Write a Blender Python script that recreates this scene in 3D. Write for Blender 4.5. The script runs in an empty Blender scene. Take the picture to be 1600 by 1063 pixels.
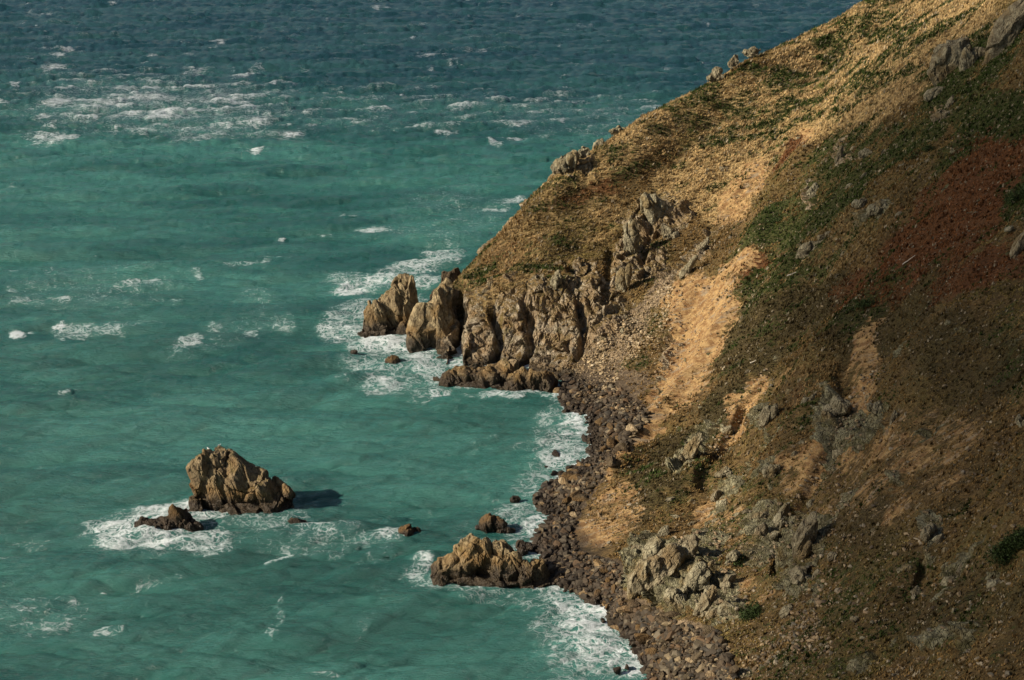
import bpy, math, random
import numpy as np
from mathutils import Vector, Matrix

# ------------------------------------------------------------------ camera, sky, sun, exposure
S = bpy.context.scene
COL = S.collection
CAM = np.array([0.0, 0.0, 100.0]); PITCH = math.radians(17.0); F = 800 / math.tan(math.radians(17.0))
cd = bpy.data.cameras.new("camera"); cam = bpy.data.objects.new("camera", cd); COL.objects.link(cam)
cam.location = CAM; cam.rotation_euler = (math.pi / 2 - PITCH, 0, 0)
cd.sensor_width = 36; cd.lens = 18 / math.tan(math.radians(17.0)); cd.clip_start = 1; cd.clip_end = 60000
S.camera = cam
SUN = np.array([-0.85, -0.24, 0.48]); SUN /= np.linalg.norm(SUN)
EL = math.asin(SUN[2]); AZ = math.atan2(SUN[0], SUN[1])
w = bpy.data.worlds.new("World"); S.world = w; w.use_nodes = True
nt = w.node_tree; nt.nodes.clear()
sk = nt.nodes.new("ShaderNodeTexSky"); sk.sky_type = 'NISHITA'; sk.sun_disc = False
sk.sun_elevation = EL; sk.sun_rotation = AZ; sk.air_density = 1.0; sk.dust_density = 1.5
bg = nt.nodes.new("ShaderNodeBackground"); bg.inputs[1].default_value = 0.050
wo = nt.nodes.new("ShaderNodeOutputWorld")
nt.links.new(sk.outputs[0], bg.inputs[0]); nt.links.new(bg.outputs[0], wo.inputs[0])
ld = bpy.data.lights.new("sun", 'SUN'); ld.energy = 5.0; ld.angle = math.radians(0.5); ld.color = (1.0, 0.87, 0.68)
lo = bpy.data.objects.new("sun", ld); COL.objects.link(lo)
lo.rotation_euler = Vector(SUN).to_track_quat('Z', 'Y').to_euler()
S.view_settings.view_transform = 'Standard'; S.view_settings.look = 'None'
S.view_settings.exposure = 0.55; S.view_settings.gamma = 1
S.cycles.max_bounces = 4; S.cycles.diffuse_bounces = 2; S.cycles.glossy_bounces = 2; S.cycles.volume_bounces = 0
S.cycles.use_denoising = True

# ------------------------------------------------------------------ pixel <-> world helpers (pixels of the 1600 wide photo)
cp, sp = math.cos(PITCH), math.sin(PITCH)
def ray(px, py):
    u = (np.asarray(px, float) - 800) / F; v = (531.5 - np.asarray(py, float)) / F
    return np.stack([u, cp + v * sp, -sp + v * cp], -1)
def atY(px, py, Y):
    d = ray(px, py); return CAM + d * (np.asarray(Y, float) / d[..., 1])[..., None]
def atZ(px, py, z=0.0):
    d = ray(px, py); return CAM + d * ((z - CAM[2]) / d[..., 2])[..., None]
def proj(P):
    q = P - CAM; dep = q[..., 1] * cp - q[..., 2] * sp
    dep = np.where(dep < 1, 1, dep)
    return 800 + F * q[..., 0] / dep, 531.5 - F * (q[..., 1] * sp + q[..., 2] * cp) / dep, dep

# ------------------------------------------------------------------ noise
def h32(a, b, c, seed):
    M_ = 0xffffffff
    n = (a.astype(np.int64) * 374761393 + seed * 1442695041) & M_; n = ((n ^ (n >> 15)) * 2246822519) & M_
    n = (n + b.astype(np.int64) * 668265263) & M_; n = ((n ^ (n >> 13)) * 1274126177) & M_
    n = (n + c.astype(np.int64) * 1103515245) & M_; n = ((n ^ (n >> 16)) * 2246822519) & M_
    return ((n ^ (n >> 15)) & 0xffffff) / float(0xffffff)
def vnoise(P, s, seed=0):
    q = np.asarray(P, float) / s; i = np.floor(q).astype(np.int64); f = q - i; f = f * f * (3 - 2 * f)
    r = 0
    for dx in (0, 1):
        wx = f[..., 0] if dx else 1 - f[..., 0]
        for dy in (0, 1):
            wy = f[..., 1] if dy else 1 - f[..., 1]
            for dz in (0, 1):
                wz = f[..., 2] if dz else 1 - f[..., 2]
                r = r + wx * wy * wz * h32(i[..., 0] + dx, i[..., 1] + dy, i[..., 2] + dz, seed)
    return r * 2 - 1
def fbm(P, s, o=4, seed=0, g=0.5):
    r = 0; a = 1; t = 0
    for k in range(o):
        r = r + a * vnoise(P, s / 2 ** k, seed + k * 7); t += a; a *= g
    return r / t
def facet(P, s, seed=0, tilt=0.8, ids=False):
    """blocky fracture: every cell of a jittered grid gets its own offset and slope; returns (height, edge distance)"""
    q = np.asarray(P, float) / s; i = np.floor(q).astype(np.int64)
    f1 = np.full(q.shape[0], 9.0); f2 = np.full(q.shape[0], 9.0); h = np.zeros(q.shape[0]); cid = np.zeros(q.shape[0])
    for dx in (-1, 0, 1):
        for dy in (-1, 0, 1):
            for dz in (-1, 0, 1):
                a, b, c = i[:, 0] + dx, i[:, 1] + dy, i[:, 2] + dz
                r = [h32(a, b, c, seed + k) for k in range(3)]
                d0, d1, d2 = a + r[0] - q[:, 0], b + r[1] - q[:, 1], c + r[2] - q[:, 2]
                d = d0 * d0 + d1 * d1 + d2 * d2
                m = d < f1
                hh = .55 * (h32(a, b, c, seed + 5) - .5) + tilt * ((r[1] - .5) * d0 + (r[2] - .5) * d1 + (r[0] - .5) * d2) * 2
                if ids: cid = np.where(m, r[0] * 7 % 1, cid)
                f2 = np.where(m, f1, np.minimum(f2, d)); h = np.where(m, hh, h); f1 = np.where(m, d, f1)
    return (h, np.sqrt(f2) - np.sqrt(f1), cid) if ids else (h, np.sqrt(f2) - np.sqrt(f1))
def angular(P, s, seed):
    P = P + np.stack([fbm(P, s * 2.2, 2, seed + 50 + k) for k in range(3)], -1) * s * .35
    h1, e1, c1 = facet(P, s * 1.7, seed, 1.1, True); h2, e2, c2 = facet(P + 4.7, s * .7, seed + 9, 1.0, True); g = np.random.default_rng(seed); d = h1 * 1.1 + h2 * .42
    for k, (l, a) in enumerate(((1.7, .44), (1.15, .34), (.75, .2), (.45, .11), (.25, .07))):
        n0 = g.normal(size=3); n1 = g.normal(size=3); cc = (c1 if k < 2 else c2)[:, None]; n = n0 + (cc * 2 - 1) * 2.0 * n1; n[:, 2] *= .8; n /= np.linalg.norm(n, axis=1)[:, None]
        t = (P * n).sum(1) / (s * l) + cc[:, 0] * 9.7; d = d + a * (np.abs(t - np.floor(t) - .5) * 4 - 1)
    return d, e1, e2
def ss(a, b, x):
    t = np.clip((x - a) / (b - a), 0, 1); return t * t * (3 - 2 * t)
def ell(X, Y, L, soft=0.45):
    """soft union of ellipses (cx, cy, rx, ry, angle up-right, strength)"""
    m = np.zeros(np.shape(X))
    for e in L:
        cx, cy, rx, ry, an = e[:5]; st = e[5] if len(e) > 5 else 1
        t = math.radians(an); dx = X - cx; dy = -(Y - cy)
        a = dx * math.cos(t) + dy * math.sin(t); b = -dx * math.sin(t) + dy * math.cos(t)
        r = np.sqrt((a / rx) ** 2 + (b / ry) ** 2)
        m = np.maximum(m, st * (1 - ss(1 - soft, 1 + soft, r)))
    return m
def inpoly(X, Y, poly):
    r = np.zeros(np.shape(X), bool); n = len(poly)
    for k in range(n):
        x0, y0 = poly[k]; x1, y1 = poly[(k + 1) % n]
        c = ((y0 > Y) != (y1 > Y)) & (X < (x1 - x0) * (Y - y0) / (y1 - y0 + 1e-9) + x0)
        r ^= c
    return r
def segdist(X, Y, pts):
    d = np.full(np.shape(X), 1e9)
    for (x0, y0), (x1, y1) in zip(pts[:-1], pts[1:]):
        vx, vy = x1 - x0, y1 - y0
        t = np.clip(((X - x0) * vx + (Y - y0) * vy) / (vx * vx + vy * vy + 1e-9), 0, 1)
        d = np.minimum(d, np.hypot(X - x0 - t * vx, Y - y0 - t * vy))
    return d

# ------------------------------------------------------------------ mesh / object helpers
def mesh(name, V, Fc, smooth=True):
    me = bpy.data.meshes.new(name); V = np.asarray(V, np.float32); Fc = np.asarray(Fc, np.int32)
    n, k = Fc.shape
    me.vertices.add(len(V)); me.vertices.foreach_set("co", V.ravel())
    me.loops.add(n * k); me.loops.foreach_set("vertex_index", Fc.ravel())
    me.polygons.add(n); me.polygons.foreach_set("loop_start", np.arange(0, n * k, k, dtype=np.int32))
    me.update(calc_edges=True)
    me.polygons.foreach_set("use_smooth", np.full(n, smooth)); me.update()
    return me
def attr(me, name, A):
    at = me.attributes.new(name, 'FLOAT_COLOR', 'POINT')
    B = np.ones((len(me.vertices), 4), np.float32); A = np.asarray(A, np.float32); B[:, :A.shape[1]] = A
    at.data.foreach_set("color", B.ravel())
def link(name, me, mat=None, parent=None, loc=None):
    o = bpy.data.objects.new(name, me); COL.objects.link(o)
    if mat and not me.materials: me.materials.append(mat)
    if parent: o.parent = parent
    if loc is not None: o.location = [float(v) for v in loc]
    return o
def tag(o, label=None, cat=None, group=None, kind=None):
    if label: o["label"] = label
    if cat: o["category"] = cat
    if group: o["group"] = group
    if kind: o["kind"] = kind
    return o

# ------------------------------------------------------------------ node helpers
class NT:
    def __init__(s, name):
        s.m = bpy.data.materials.new(name); s.m.use_nodes = True; s.t = s.m.node_tree; s.t.nodes.clear()
        s.out = s.t.nodes.new("ShaderNodeOutputMaterial"); s.geo = s.t.nodes.new("ShaderNodeNewGeometry")
    def n(s, typ, **kw):
        x = s.t.nodes.new(typ)
        for k, v in kw.items(): setattr(x, k, v)
        return x
    def put(s, sock, v):
        if isinstance(v, bpy.types.NodeSocket): s.t.links.new(v, sock)
        elif isinstance(v, (tuple, list)) and len(v) == 3 and sock.type == 'RGBA': sock.default_value = (*v, 1)
        else: sock.default_value = v
    def math(s, op, a, b=0.0, c=0.0, clamp=False):
        x = s.n("ShaderNodeMath", operation=op, use_clamp=clamp)
        s.put(x.inputs[0], a); s.put(x.inputs[1], b); s.put(x.inputs[2], c); return x.outputs[0]
    def mix(s, f, a, b, typ='MIX'):
        x = s.n("ShaderNodeMix", data_type='RGBA', blend_type=typ)
        s.put(x.inputs[0], f); s.put(x.inputs[6], a); s.put(x.inputs[7], b); return x.outputs[2]
    def noise(s, sc, det=4, rough=.6, vec=None, dist=0.0):
        x = s.n("ShaderNodeTexNoise"); x.inputs["Scale"].default_value = sc; x.inputs["Detail"].default_value = det
        x.inputs["Roughness"].default_value = rough; x.inputs["Distortion"].default_value = dist
        s.put(x.inputs["Vector"], vec if vec else s.geo.outputs["Position"]); return x.outputs["Fac"]
    def vor(s, sc, vec=None, feat='F1', out="Distance"):
        x = s.n("ShaderNodeTexVoronoi", feature=feat); x.inputs["Scale"].default_value = sc
        s.put(x.inputs["Vector"], vec if vec else s.geo.outputs["Position"]); return x.outputs[out]
    def map(s, sc=(1, 1, 1), rot=(0, 0, 0), vec=None):
        x = s.n("ShaderNodeMapping"); x.inputs["Scale"].default_value = sc; x.inputs["Rotation"].default_value = rot
        s.put(x.inputs["Vector"], vec if vec else s.geo.outputs["Position"]); return x.outputs[0]
    def step(s, v, a, b):
        x = s.n("ShaderNodeMapRange", interpolation_type='SMOOTHSTEP', clamp=True)
        s.put(x.inputs["Value"], v); s.put(x.inputs["From Min"], a); s.put(x.inputs["From Max"], b); return x.outputs["Result"]
    def at(s, name):
        x = s.n("ShaderNodeAttribute", attribute_name=name); y = s.n("ShaderNodeSeparateColor"); s.put(y.inputs[0], x.outputs["Color"])
        return y.outputs[0], y.outputs[1], y.outputs[2], x
    def bump(s, h, st, dist):
        x = s.n("ShaderNodeBump"); x.inputs["Strength"].default_value = st; x.inputs["Distance"].default_value = dist
        s.put(x.inputs["Height"], h); return x.outputs[0]
    def pbr(s, col, rough=.9, nor=None, spec=.3, ior=None):
        x = s.n("ShaderNodeBsdfPrincipled"); s.put(x.inputs["Base Color"], col); s.put(x.inputs["Roughness"], rough)
        x.inputs["Specular IOR Level"].default_value = spec
        if ior: x.inputs["IOR"].default_value = ior
        if nor: s.put(x.inputs["Normal"], nor)
        s.t.links.new(x.outputs[0], s.out.inputs[0]); return x

def rock_colour(T, pos, wet_from=1.1, wet_to=3.0, tone=(1, 1, 1)):
    """weathered schist: tan-grey with ochre lichen, dark joints, black tidal band"""
    a = T.noise(.9, 5, .65, pos); b = T.noise(.28, 3, .5, pos); c = T.noise(5.0, 4, .7, pos)
    str_ = T.noise(1.6, 4, .6, T.map((1, 1, .35), (0.5, .35, .3), pos))
    t = lambda r, g, b_: (r * tone[0], g * tone[1], b_ * tone[2])
    col = T.mix(T.step(a, .36, .66), t(.21, .17, .118), t(.50, .43, .32))
    col = T.mix(T.math('MULTIPLY', T.step(b, .50, .68), .75), col, t(.26, .17, .075))
    col = T.mix(T.math('MULTIPLY', T.step(str_, .56, .70), .5), col, t(.11, .09, .065))
    col = T.mix(T.math('MULTIPLY', T.step(c, .50, .75), .45), col, t(.46, .42, .34))
    cr = T.vor(.75, T.map((1, 1, .45), (.4, .3, .2), pos), 'DISTANCE_TO_EDGE')
    cr2 = T.vor(2.1, T.map((1, 1, .5), (.3, .5, .9), pos), 'DISTANCE_TO_EDGE')
    jo = T.math('MULTIPLY', T.math('SUBTRACT', 1.0, T.step(cr, .0, .06)), .55)
    col = T.mix(jo, col, t(.06, .05, .038))
    return col, a, b, c, cr, cr2

# ------------------------------------------------------------------ TERRAIN : control points
RIDGE = [(700, 441, 333), (740, 398, 336), (780, 354, 339), (825, 302, 342), (870, 262, 345), (940, 220, 349), (1000, 178, 354),
         (1060, 150, 359), (1115, 120, 365), (1150, 97, 370), (1215, 68, 378), (1290, 33, 386), (1345, -2, 392)]
SHORE = [(668, 498), (640, 528), (688, 550), (702, 572), (690, 598), (735, 607), (800, 606), (850, 607), (872, 622), (884, 642), (908, 648), (918, 668),
         (914, 690), (916, 715), (890, 732), (862, 752), (842, 770), (836, 792), (858, 806), (835, 838), (842, 868), (846, 905), (880, 918), (915, 935), (948, 958),
         (962, 985), (985, 1005), (1004, 1030), (1012, 1063)]
CP = []
for p in RIDGE:
    q = atY(*p); CP.append(q)
    z = q[2]
    CP.append((q[0] - z * .15, q[1] + 10 + z * .45, z * .45)); CP.append((q[0] - z * .3, q[1] + 16 + z * 1.0, -6))
SH = [atZ(a, b, 0) for a, b in SHORE]
CP += SH[::1]
CP += [(p[0] - 10, p[1] - (14 if 3 < k < 8 else 2), -5) for k, p in enumerate(SH) if k not in (1, 2, 3)]
PTS = [ # headland face
 (720, 455, 325), (760, 442, 320), (830, 440, 318), (880, 440, 318), (720, 545, 311.5), (760, 568, 309.5), (830, 572, 307),
 (780, 400, 329), (840, 350, 334), (900, 300, 341), (900, 380, 331), (900, 470, 314), (900, 545, 305.5), (890, 590, 301),
 (1000, 250, 347), (1000, 310, 341), (985, 400, 326), (960, 480, 313), (930, 560, 301.5), (950, 590, 293),
 (1080, 210, 353), (1080, 290, 344), (1050, 370, 330), (1160, 170, 361), (1160, 230, 351), (1250, 110, 369), (1250, 170, 354), (1350, 50, 378),
 # gully
 (1270, 205, 344), (1190, 270, 337), (1160, 310, 333), (1110, 370, 325), (1060, 430, 316), (1000, 500, 307), 
 # near spur crest + scar
 (1250, 260, 330), (1200, 330, 321), (1130, 410, 309), (1165, 415, 303), (1145, 480, 292), (1100, 545, 281), (1055, 612, 269), (1000, 680, 256), (945, 740, 243.5), (915, 790, 234),
 (1048, 455, 309), (1040, 520, 299), (1030, 570, 289), (1024, 618, 279), (985, 640, 274), (1000, 610, 282),(965, 690, 261.5), (925, 740, 249),
 (900, 825, 227), (900, 870, 219), (960, 880, 212), (975, 930, 200), (1060, 968, 189), (1120, 1000, 178), (1145, 1063, 167),
 # near slope
 (1400, 60, 345), (1300, 180, 338), (1300, 250, 317), (1400, 130, 331), (1500, 50, 327), (1600, 0, 305), (1600, 100, 280), (1500, 200, 283), (1600, 200, 256), (1400, 280, 279), (1300, 400, 272),
 (1600, 400, 215), (1600, 600, 181), (1600, 800, 154), (1600, 1063, 124), (1400, 400, 251), (1400, 600, 209), (1400, 800, 176), (1400, 1063, 142),
 (1500, 500, 211), (1500, 930, 151), (1300, 500, 248), (1300, 700, 208), (1200, 450, 283), (1200, 600, 246), (1200, 800, 205), (1280, 950, 170), (1200, 1000, 174), (1100, 700, 243), (1100, 850, 210), (1040, 800, 222),
 (1020, 740, 234), (1000, 850, 217), (1120, 930, 192)]
CP += [atY(*p) for p in PTS]
CP += [(0, -6, 98.2), (-10, 25, 72), (0, 60, 45), (-4, 100, 14), (4, 130, 4), (-45, 0, 80), (-80, 40, 40), (-60, 90, -5), (-25, 125, -6), (60, 20, 92), (60, 70, 66), (90, 110, 72),
       (120, 150, 84), (130, 220, 90), (140, 300, 92), (150, 380, 92), (220, 300, 100), (240, 150, 104), (150, 20, 105), (0, -60, 104), (-80, -60, 90), (200, 450, 60), (150, 500, -6), (250, 520, -6), (100, 470, -6), (55, 430, -8), (260, 400, 95),
       (-60, 300, -8), (-60, 360, -9), (-60, 200, -9), (-20, 380, -9), (-30, 250, -7), (-30, 170, -7), (-45, 340, -7)]
CP = np.array([tuple(map(float, c)) for c in CP])
def fitrbf(C):
    X = C[:, :2] / 50.0; n = len(X)
    r2 = ((X[:, None] - X[None]) ** 2).sum(-1); K = .5 * r2 * np.log(r2 + 1e-12) + np.eye(n) * 3e-4
    A = np.zeros((n + 3, n + 3)); A[:n, :n] = K; A[:n, n] = 1; A[:n, n + 1:] = X; A[n, :n] = 1; A[n + 1:, :n] = X.T
    return X, np.linalg.solve(A, np.r_[C[:, 2], 0, 0, 0])
RX, RW = fitrbf(CP)
def hbase(x, y):
    sh = np.shape(x); Q = np.stack([np.ravel(x), np.ravel(y)], -1) / 50.0; out = np.empty(len(Q))
    for i in range(0, len(Q), 40000):
        q = Q[i:i + 40000]; r2 = (q ** 2).sum(1)[:, None] + (RX ** 2).sum(1)[None] - 2 * q @ RX.T; r2 = np.maximum(r2, 1e-12)
        out[i:i + 40000] = (.5 * r2 * np.log(r2)) @ RW[:-3] + RW[-3] + q @ RW[-2:]
    return out.reshape(sh)
def axis(segs):
    a = [segs[0][0]]
    for s0, s1, st in segs:
        n = max(1, round((s1 - s0) / st)); a += list(np.linspace(s0, s1, n + 1)[1:])
    return np.array(a)
AX = axis([(-90, -45, 3), (-45, 45, .19), (45, 98, .24), (98, 135, .5), (135, 260, 4)])
AY = axis([(-70, 100, 4), (100, 118, .8), (118, 285, .21), (285, 350, .19), (350, 400, .3), (400, 540, 3)])
GX, GY = np.meshgrid(AX, AY)
GZ = hbase(GX, GY)
def fit_skyline(GZ):
    tx = np.array([p[0] for p in RIDGE]); ty = np.array([p[1] for p in RIDGE]) + 3
    for _ in range(3):
        px, py, dep = proj(np.stack([GX, GY, GZ], -1).reshape(-1, 3)); b = np.arange(700, 1361, 12); act = []
        for c in b:
            k = (np.abs(px - c) < 8) & (GZ.ravel() > 1); act.append(py[k].min())
        dl = np.interp(b, tx, ty) - np.array(act); dl = np.convolve(np.pad(dl, 1, 'edge'), [.25, .5, .25], 'valid')
        D = np.interp(px, b, dl, left=0) * ss(690, 715, px); wt = 1 - ss(20, 190, py - np.interp(px, tx, ty))
        GZ = GZ - (D * wt * dep / F / cp).reshape(GZ.shape) * (GY > 240)
    return GZ
GZ = fit_skyline(GZ)
P = np.stack([GX, GY, GZ], -1).reshape(-1, 3)
px, py, dep = proj(P)
vis = (px > -100) & (px < 2400) & (py > -150) & (py < 1200) & (P[:, 1] > 90)
# ---- clefts in the headland cliff (world lines drawn down the face)
def cleft(pix, width, depth):
    q = [atY(a, b, c) for a, b, c in pix]; d = segdist(P[:, 0], P[:, 1], [(k[0], k[1]) for k in q])
    P[:, 2] -= depth * (1 - ss(.15, 1, d / width)) * ss(-2, 3, P[:, 2] + 1.5)
cleft([(716, 446, 330), (720, 480, 322), (712, 552, 309)], 1.9, 8)
cleft([(770, 470, 317), (782, 510, 313), (768, 565, 308)], 1.3, 3.2)
cleft([(822, 480, 316), (834, 515, 311), (818, 560, 307)], 1.3, 3.6)
cleft([(905, 480, 314), (915, 520, 308), (905, 560, 304)], 1.2, 3)
cleft([(885, 405, 326), (893, 430, 321)], 1.4, 1.0)
cleft([(955, 385, 330), (945, 480, 314)], 1.4, 1.2)
cleft([(1020, 350, 336), (1005, 420, 324)], 1.4, 1.4)
cleft([(1275, 203, 345), (1262, 208, 343)], 1.6, 2.2)
def ridge(pix, width, h):
    q = [atY(a, b, c) for a, b, c in pix]; d = segdist(P[:, 0], P[:, 1], [(k[0], k[1]) for k in q]); P[:, 2] += h * np.exp(-(d / width) ** 2) * ss(0, 5, P[:, 2])
ridge([(1250, 260, 330), (1200, 330, 321), (1165, 415, 303), (1145, 480, 292), (1100, 545, 281), (1055, 612, 269), (1000, 680, 256), (950, 735, 245)], 3.0, 2.6)
ridge([(1090, 470, 303), (1062, 540, 291), (1036, 610, 279), (985, 668, 266), (940, 725, 251)], 2.6, -1.5)
ridge([(1300, 330, 295), (1270, 430, 268), (1230, 540, 255)], 4.5, -1.6)
ridge([(1400, 470, 238), (1360, 560, 222), (1300, 680, 211), (1240, 780, 203), (1180, 880, 192)], 4.0, -2.2)
ridge([(1500, 450, 222), (1440, 600, 199), (1380, 720, 187), (1330, 840, 178)], 3.5, 1.6)
ridge([(1200, 560, 254), (1160, 660, 240), (1120, 760, 228), (1080, 830, 216)], 3.0, -1.6)
ridge([(1600, 640, 176), (1520, 780, 164), (1450, 900, 158), (1400, 1000, 150)], 3.5, -2.0)
ridge([(1270, 600, 240), (1230, 700, 223), (1180, 790, 211)], 3.0, 1.4)
cleft([(1165, 640, 248), (1130, 690, 240), (1095, 760, 228)], 1.6, 1.1)
cleft([(1320, 560, 232), (1330, 640, 217), (1290, 700, 210), (1230, 790, 202)], 2.2, 1.8)
cleft([(1225, 800, 201), (1210, 850, 193)], .8, 2.0)
cleft([(1270, 470, 259), (1190, 570, 252), (1150, 640, 245)], 1.5, .9)
cleft([(1455, 830, 162), (1445, 850, 160)], .9, 1.4)
cleft([(1470, 960, 148), (1440, 1020, 146)], 1.2, 1.2)
# ---- masks in the photo's layout, all soft, broken up later by noise
M = {}
wv_ = (P[:, 1] > 90)
wx_ = fbm(P, 9, 5, 301, .65) * 42 + fbm(P, 1.6, 3, 303, .7) * 11; wy_ = fbm(P, 9, 5, 302, .65) * 42 + fbm(P, 1.6, 3, 304, .7) * 11
wk_ = np.clip(230 / np.maximum(dep, 60), .5, 1.6)
px0, py0 = px, py
px = px + wx_ * wk_; py = py + wy_ * wk_
M['rock'] = ell(px, py, [(700, 500, 62, 58, 0), (770, 510, 95, 68, -10), (850, 510, 80, 75, 20), (925, 490, 65, 70, 40), (985, 385, 30, 62, -8), (1030, 335, 45, 38, -20), (1020, 400, 40, 60, 0, .75),
    (1085, 400, 14, 60, -38), (1048, 440, 16, 22, -30), (880, 262, 30, 16, 40), (912, 262, 14, 10, 30, .9), (1035, 895, 66, 60, 0, 1.5), (1110, 925, 46, 42, 20, 1.25), (1070, 860, 40, 30, 0, 1.1), (1255, 845, 34, 60, -25, 1.4), (1215, 815, 24, 32, 0, 1.1), (1100, 880, 30, 34, 0, .8), (1190, 850, 40, 30, 0, .62),
    (1085, 690, 22, 55, -30, 1.2), (1110, 660, 25, 30, 0, .8), (1200, 660, 20, 32, 0, .7), (1140, 750, 30, 28, 0, .7), (1310, 640, 40, 44, -20, 1.05), (1110, 780, 30, 30, 0, .7), (1165, 950, 25, 20, 30, .6),
    (1195, 740, 25, 30, 0, .7), (1245, 920, 28, 30, 10, .75), (1455, 830, 20, 24, 0, .8), (1365, 660, 30, 40, 0, .6), (1480, 1010, 50, 30, 0, .5), (1550, 910, 20, 12, 20, .6), (800, 590, 120, 24, 0),
    (1370, 325, 45, 18, 35, .6), (1270, 380, 25, 20, 40, .6), (1480, 180, 30, 18, 30, .6), (900, 600, 30, 16, 0, .5), (1185, 830, 20, 24, 0, .8),
    (1032, 555, 10, 45, -10, .8), (1395, 650, 14, 40, 0, .6), (1265, 300, 12, 20, -30, .7), (1200, 585, 0.1, 0.1, 0, 0), (1350, 240, 20, 12, 0, .7), (1310, 235, 12, 20, -30, .6)])
M['soil'] = ell(px, py, [(1095, 478, 62, 50, 35, 1.3), (1078, 545, 42, 92, -22, 1.4), (1035, 615, 20, 50, -22, 1.3), (986, 697, 74, 11, 52, 1.5), (1170, 285, 26, 42, -30), (1150, 320, 30, 40, -25), (1270, 212, 26, 12, 10), (960, 800, 62, 42, 30, .72),
    (925, 830, 40, 20, 0), (1160, 640, 65, 14, 55), (1185, 595, 20, 30, -30), (1360, 520, 22, 50, -20), (1335, 620, 26, 70, -20), (1290, 700, 26, 70, -40), (1240, 745, 30, 30, 0, .7), (1150, 425, 50, 12, 18), (1110, 780, 40, 60, -40, .7),
    (1400, 720, 80, 60, 0, .62), (1260, 560, 60, 14, 55, .8), (1350, 790, 80, 50, 0, .58), (1180, 930, 60, 50, 0, .55), (1450, 700, 60, 90, -30, .55), (1150, 840, 40, 30, 0, .45), (1300, 470, 0.1, .1, 0, 0), (820, 378, 0.1, .1, 0, 0), (835, 375, 20, 10, 10, .5), (890, 500, 40, 30, 0, .35), (745, 470, 30, 40, 0, .3)])
M['red'] = ell(px, py, [(1480, 350, 130, 58, 38), (1560, 270, 90, 60, 35), (1540, 430, 90, 40, 20, .8), (915, 305, 80, 18, 22, .55), (1400, 420, 80, 30, 35, .7), (1190, 430, 45, 22, 40, .8), (1240, 240, 50, 12, 42, .8), (1160, 130, 40, 20, 0, .2),
    (780, 400, 60, 60, 0, .35), (1330, 450, 60, 25, 35, .6), (1250, 620, 200, 120, 0, .25), (860, 420, 50, 50, 0, .3)])
M['green'] = ell(px, py, [(1520, 110, 110, 38, 42), (1440, 200, 90, 30, 38, .9), (1330, 290, 130, 26, 38, .9), (1230, 350, 110, 30, 35, .95), (1320, 240, 90, 20, 38, .7), (1590, 320, 30, 40, 0, .9), (1330, 490, 60, 22, 42, .85), (1370, 440, 60, 15, 42, .7),
    (1560, 180, 80, 40, 0, .9), (1300, 110, 260, 80, 30, .52), (1000, 230, 180, 40, 32, .34), (1090, 160, 90, 30, 30, .36), (760, 420, 60, 24, 40, .45), (850, 400, 50, 40, 50, .45), (1180, 600, 200, 160, 0, .28), (1150, 860, 80, 140, -30, .5), (1230, 420, 120, 20, 35, .7),
    (1350, 950, 250, 120, 0, .35), (980, 600, 35, 60, -30, .35), (1580, 560, 40, 80, 0, .5), (690, 445, 40, 20, 40, .4), (1500, 250, 60, 20, 38, .7), (1060, 720, 70, 60, 0, .35)])
M['scrub'] = ell(px, py, [(1125, 645, 75, 32, 52), (1055, 708, 60, 34, 50), (1180, 520, 80, 40, 45), (1010, 770, 26, 50, -10, .9), (1260, 460, 90, 30, 40, .8), (1400, 480, 160, 50, 30, .6), (1500, 560, 120, 80, 0, .55), (1500, 960, 160, 80, 0, .5), (1340, 830, 60, 80, 0, .5)])
M['straw'] = ell(px, py, [(1330, 110, 270, 85, 30), (1180, 210, 190, 60, 35), (1230, 170, 200, 60, 35), (1000, 210, 220, 40, 32, .55), (1130, 300, 60, 50, 0, .7), (780, 400, 100, 90, 0, .42), (900, 330, 90, 60, 0, .42), (1000, 440, 60, 60, 0, .3), (1280, 400, 160, 40, 38, .35), (1290, 620, 60, 100, -20, .3), (1450, 60, 90, 40, 30, .8)])
M['scree'] = ell(px, py, [(945, 560, 75, 30, 45), (1000, 500, 75, 18, 48), (950, 600, 65, 30, 0), (1030, 460, 40, 14, 50)], .3) 
BEACH = [(862, 607), (880, 590), (950, 600), (1005, 635), (1015, 650), (985, 690), (945, 735), (905, 790), (893, 830), (905, 862), (965, 880), (975, 935), (1060, 975), (1130, 990), (1150, 1063), (1160, 1110),
         (1010, 1110), (1004, 1030), (985, 1005), (962, 985), (948, 958), (915, 935), (880, 918), (846, 905), (842, 868), (835, 838), (858, 806), (836, 792), (842, 770), (862, 752), (890, 732), (916, 715), (914, 690), (918, 668), (908, 648), (884, 642), (872, 622)]
px, py = px0, py0
bd = segdist(px + wx_ * .35, py + wy_ * .35, BEACH[:15]); inb = inpoly(px + wx_ * .3, py + wy_ * .3, BEACH)
M['beach'] = np.where(inb, 1.0, 1 - ss(0, 14, bd)) * (P[:, 2] < 9)
for k in M: M[k] = M[k] * vis
# unseen ground keeps a plain mix, and steep unseen faces are rock
gzx = np.gradient(GZ, AX, axis=1).ravel(); gzy = np.gradient(GZ, AY, axis=0).ravel(); slope = np.hypot(gzx, gzy)
back = (P[:, 1] > 325) & (slope > .9) & (gzy < -.3)
M['rock'] = np.maximum(M['rock'], back * .8)
M['rock'] = np.maximum(M['rock'], (1 - ss(1.5, 3.5, P[:, 2])) * (P[:, 0] < 12) * (P[:, 1] > 303) * .9)
M['rock'] *= 1 - M['beach']; M['soil'] *= 1 - M['beach']; M['green'] *= 1 - M['beach']
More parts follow.
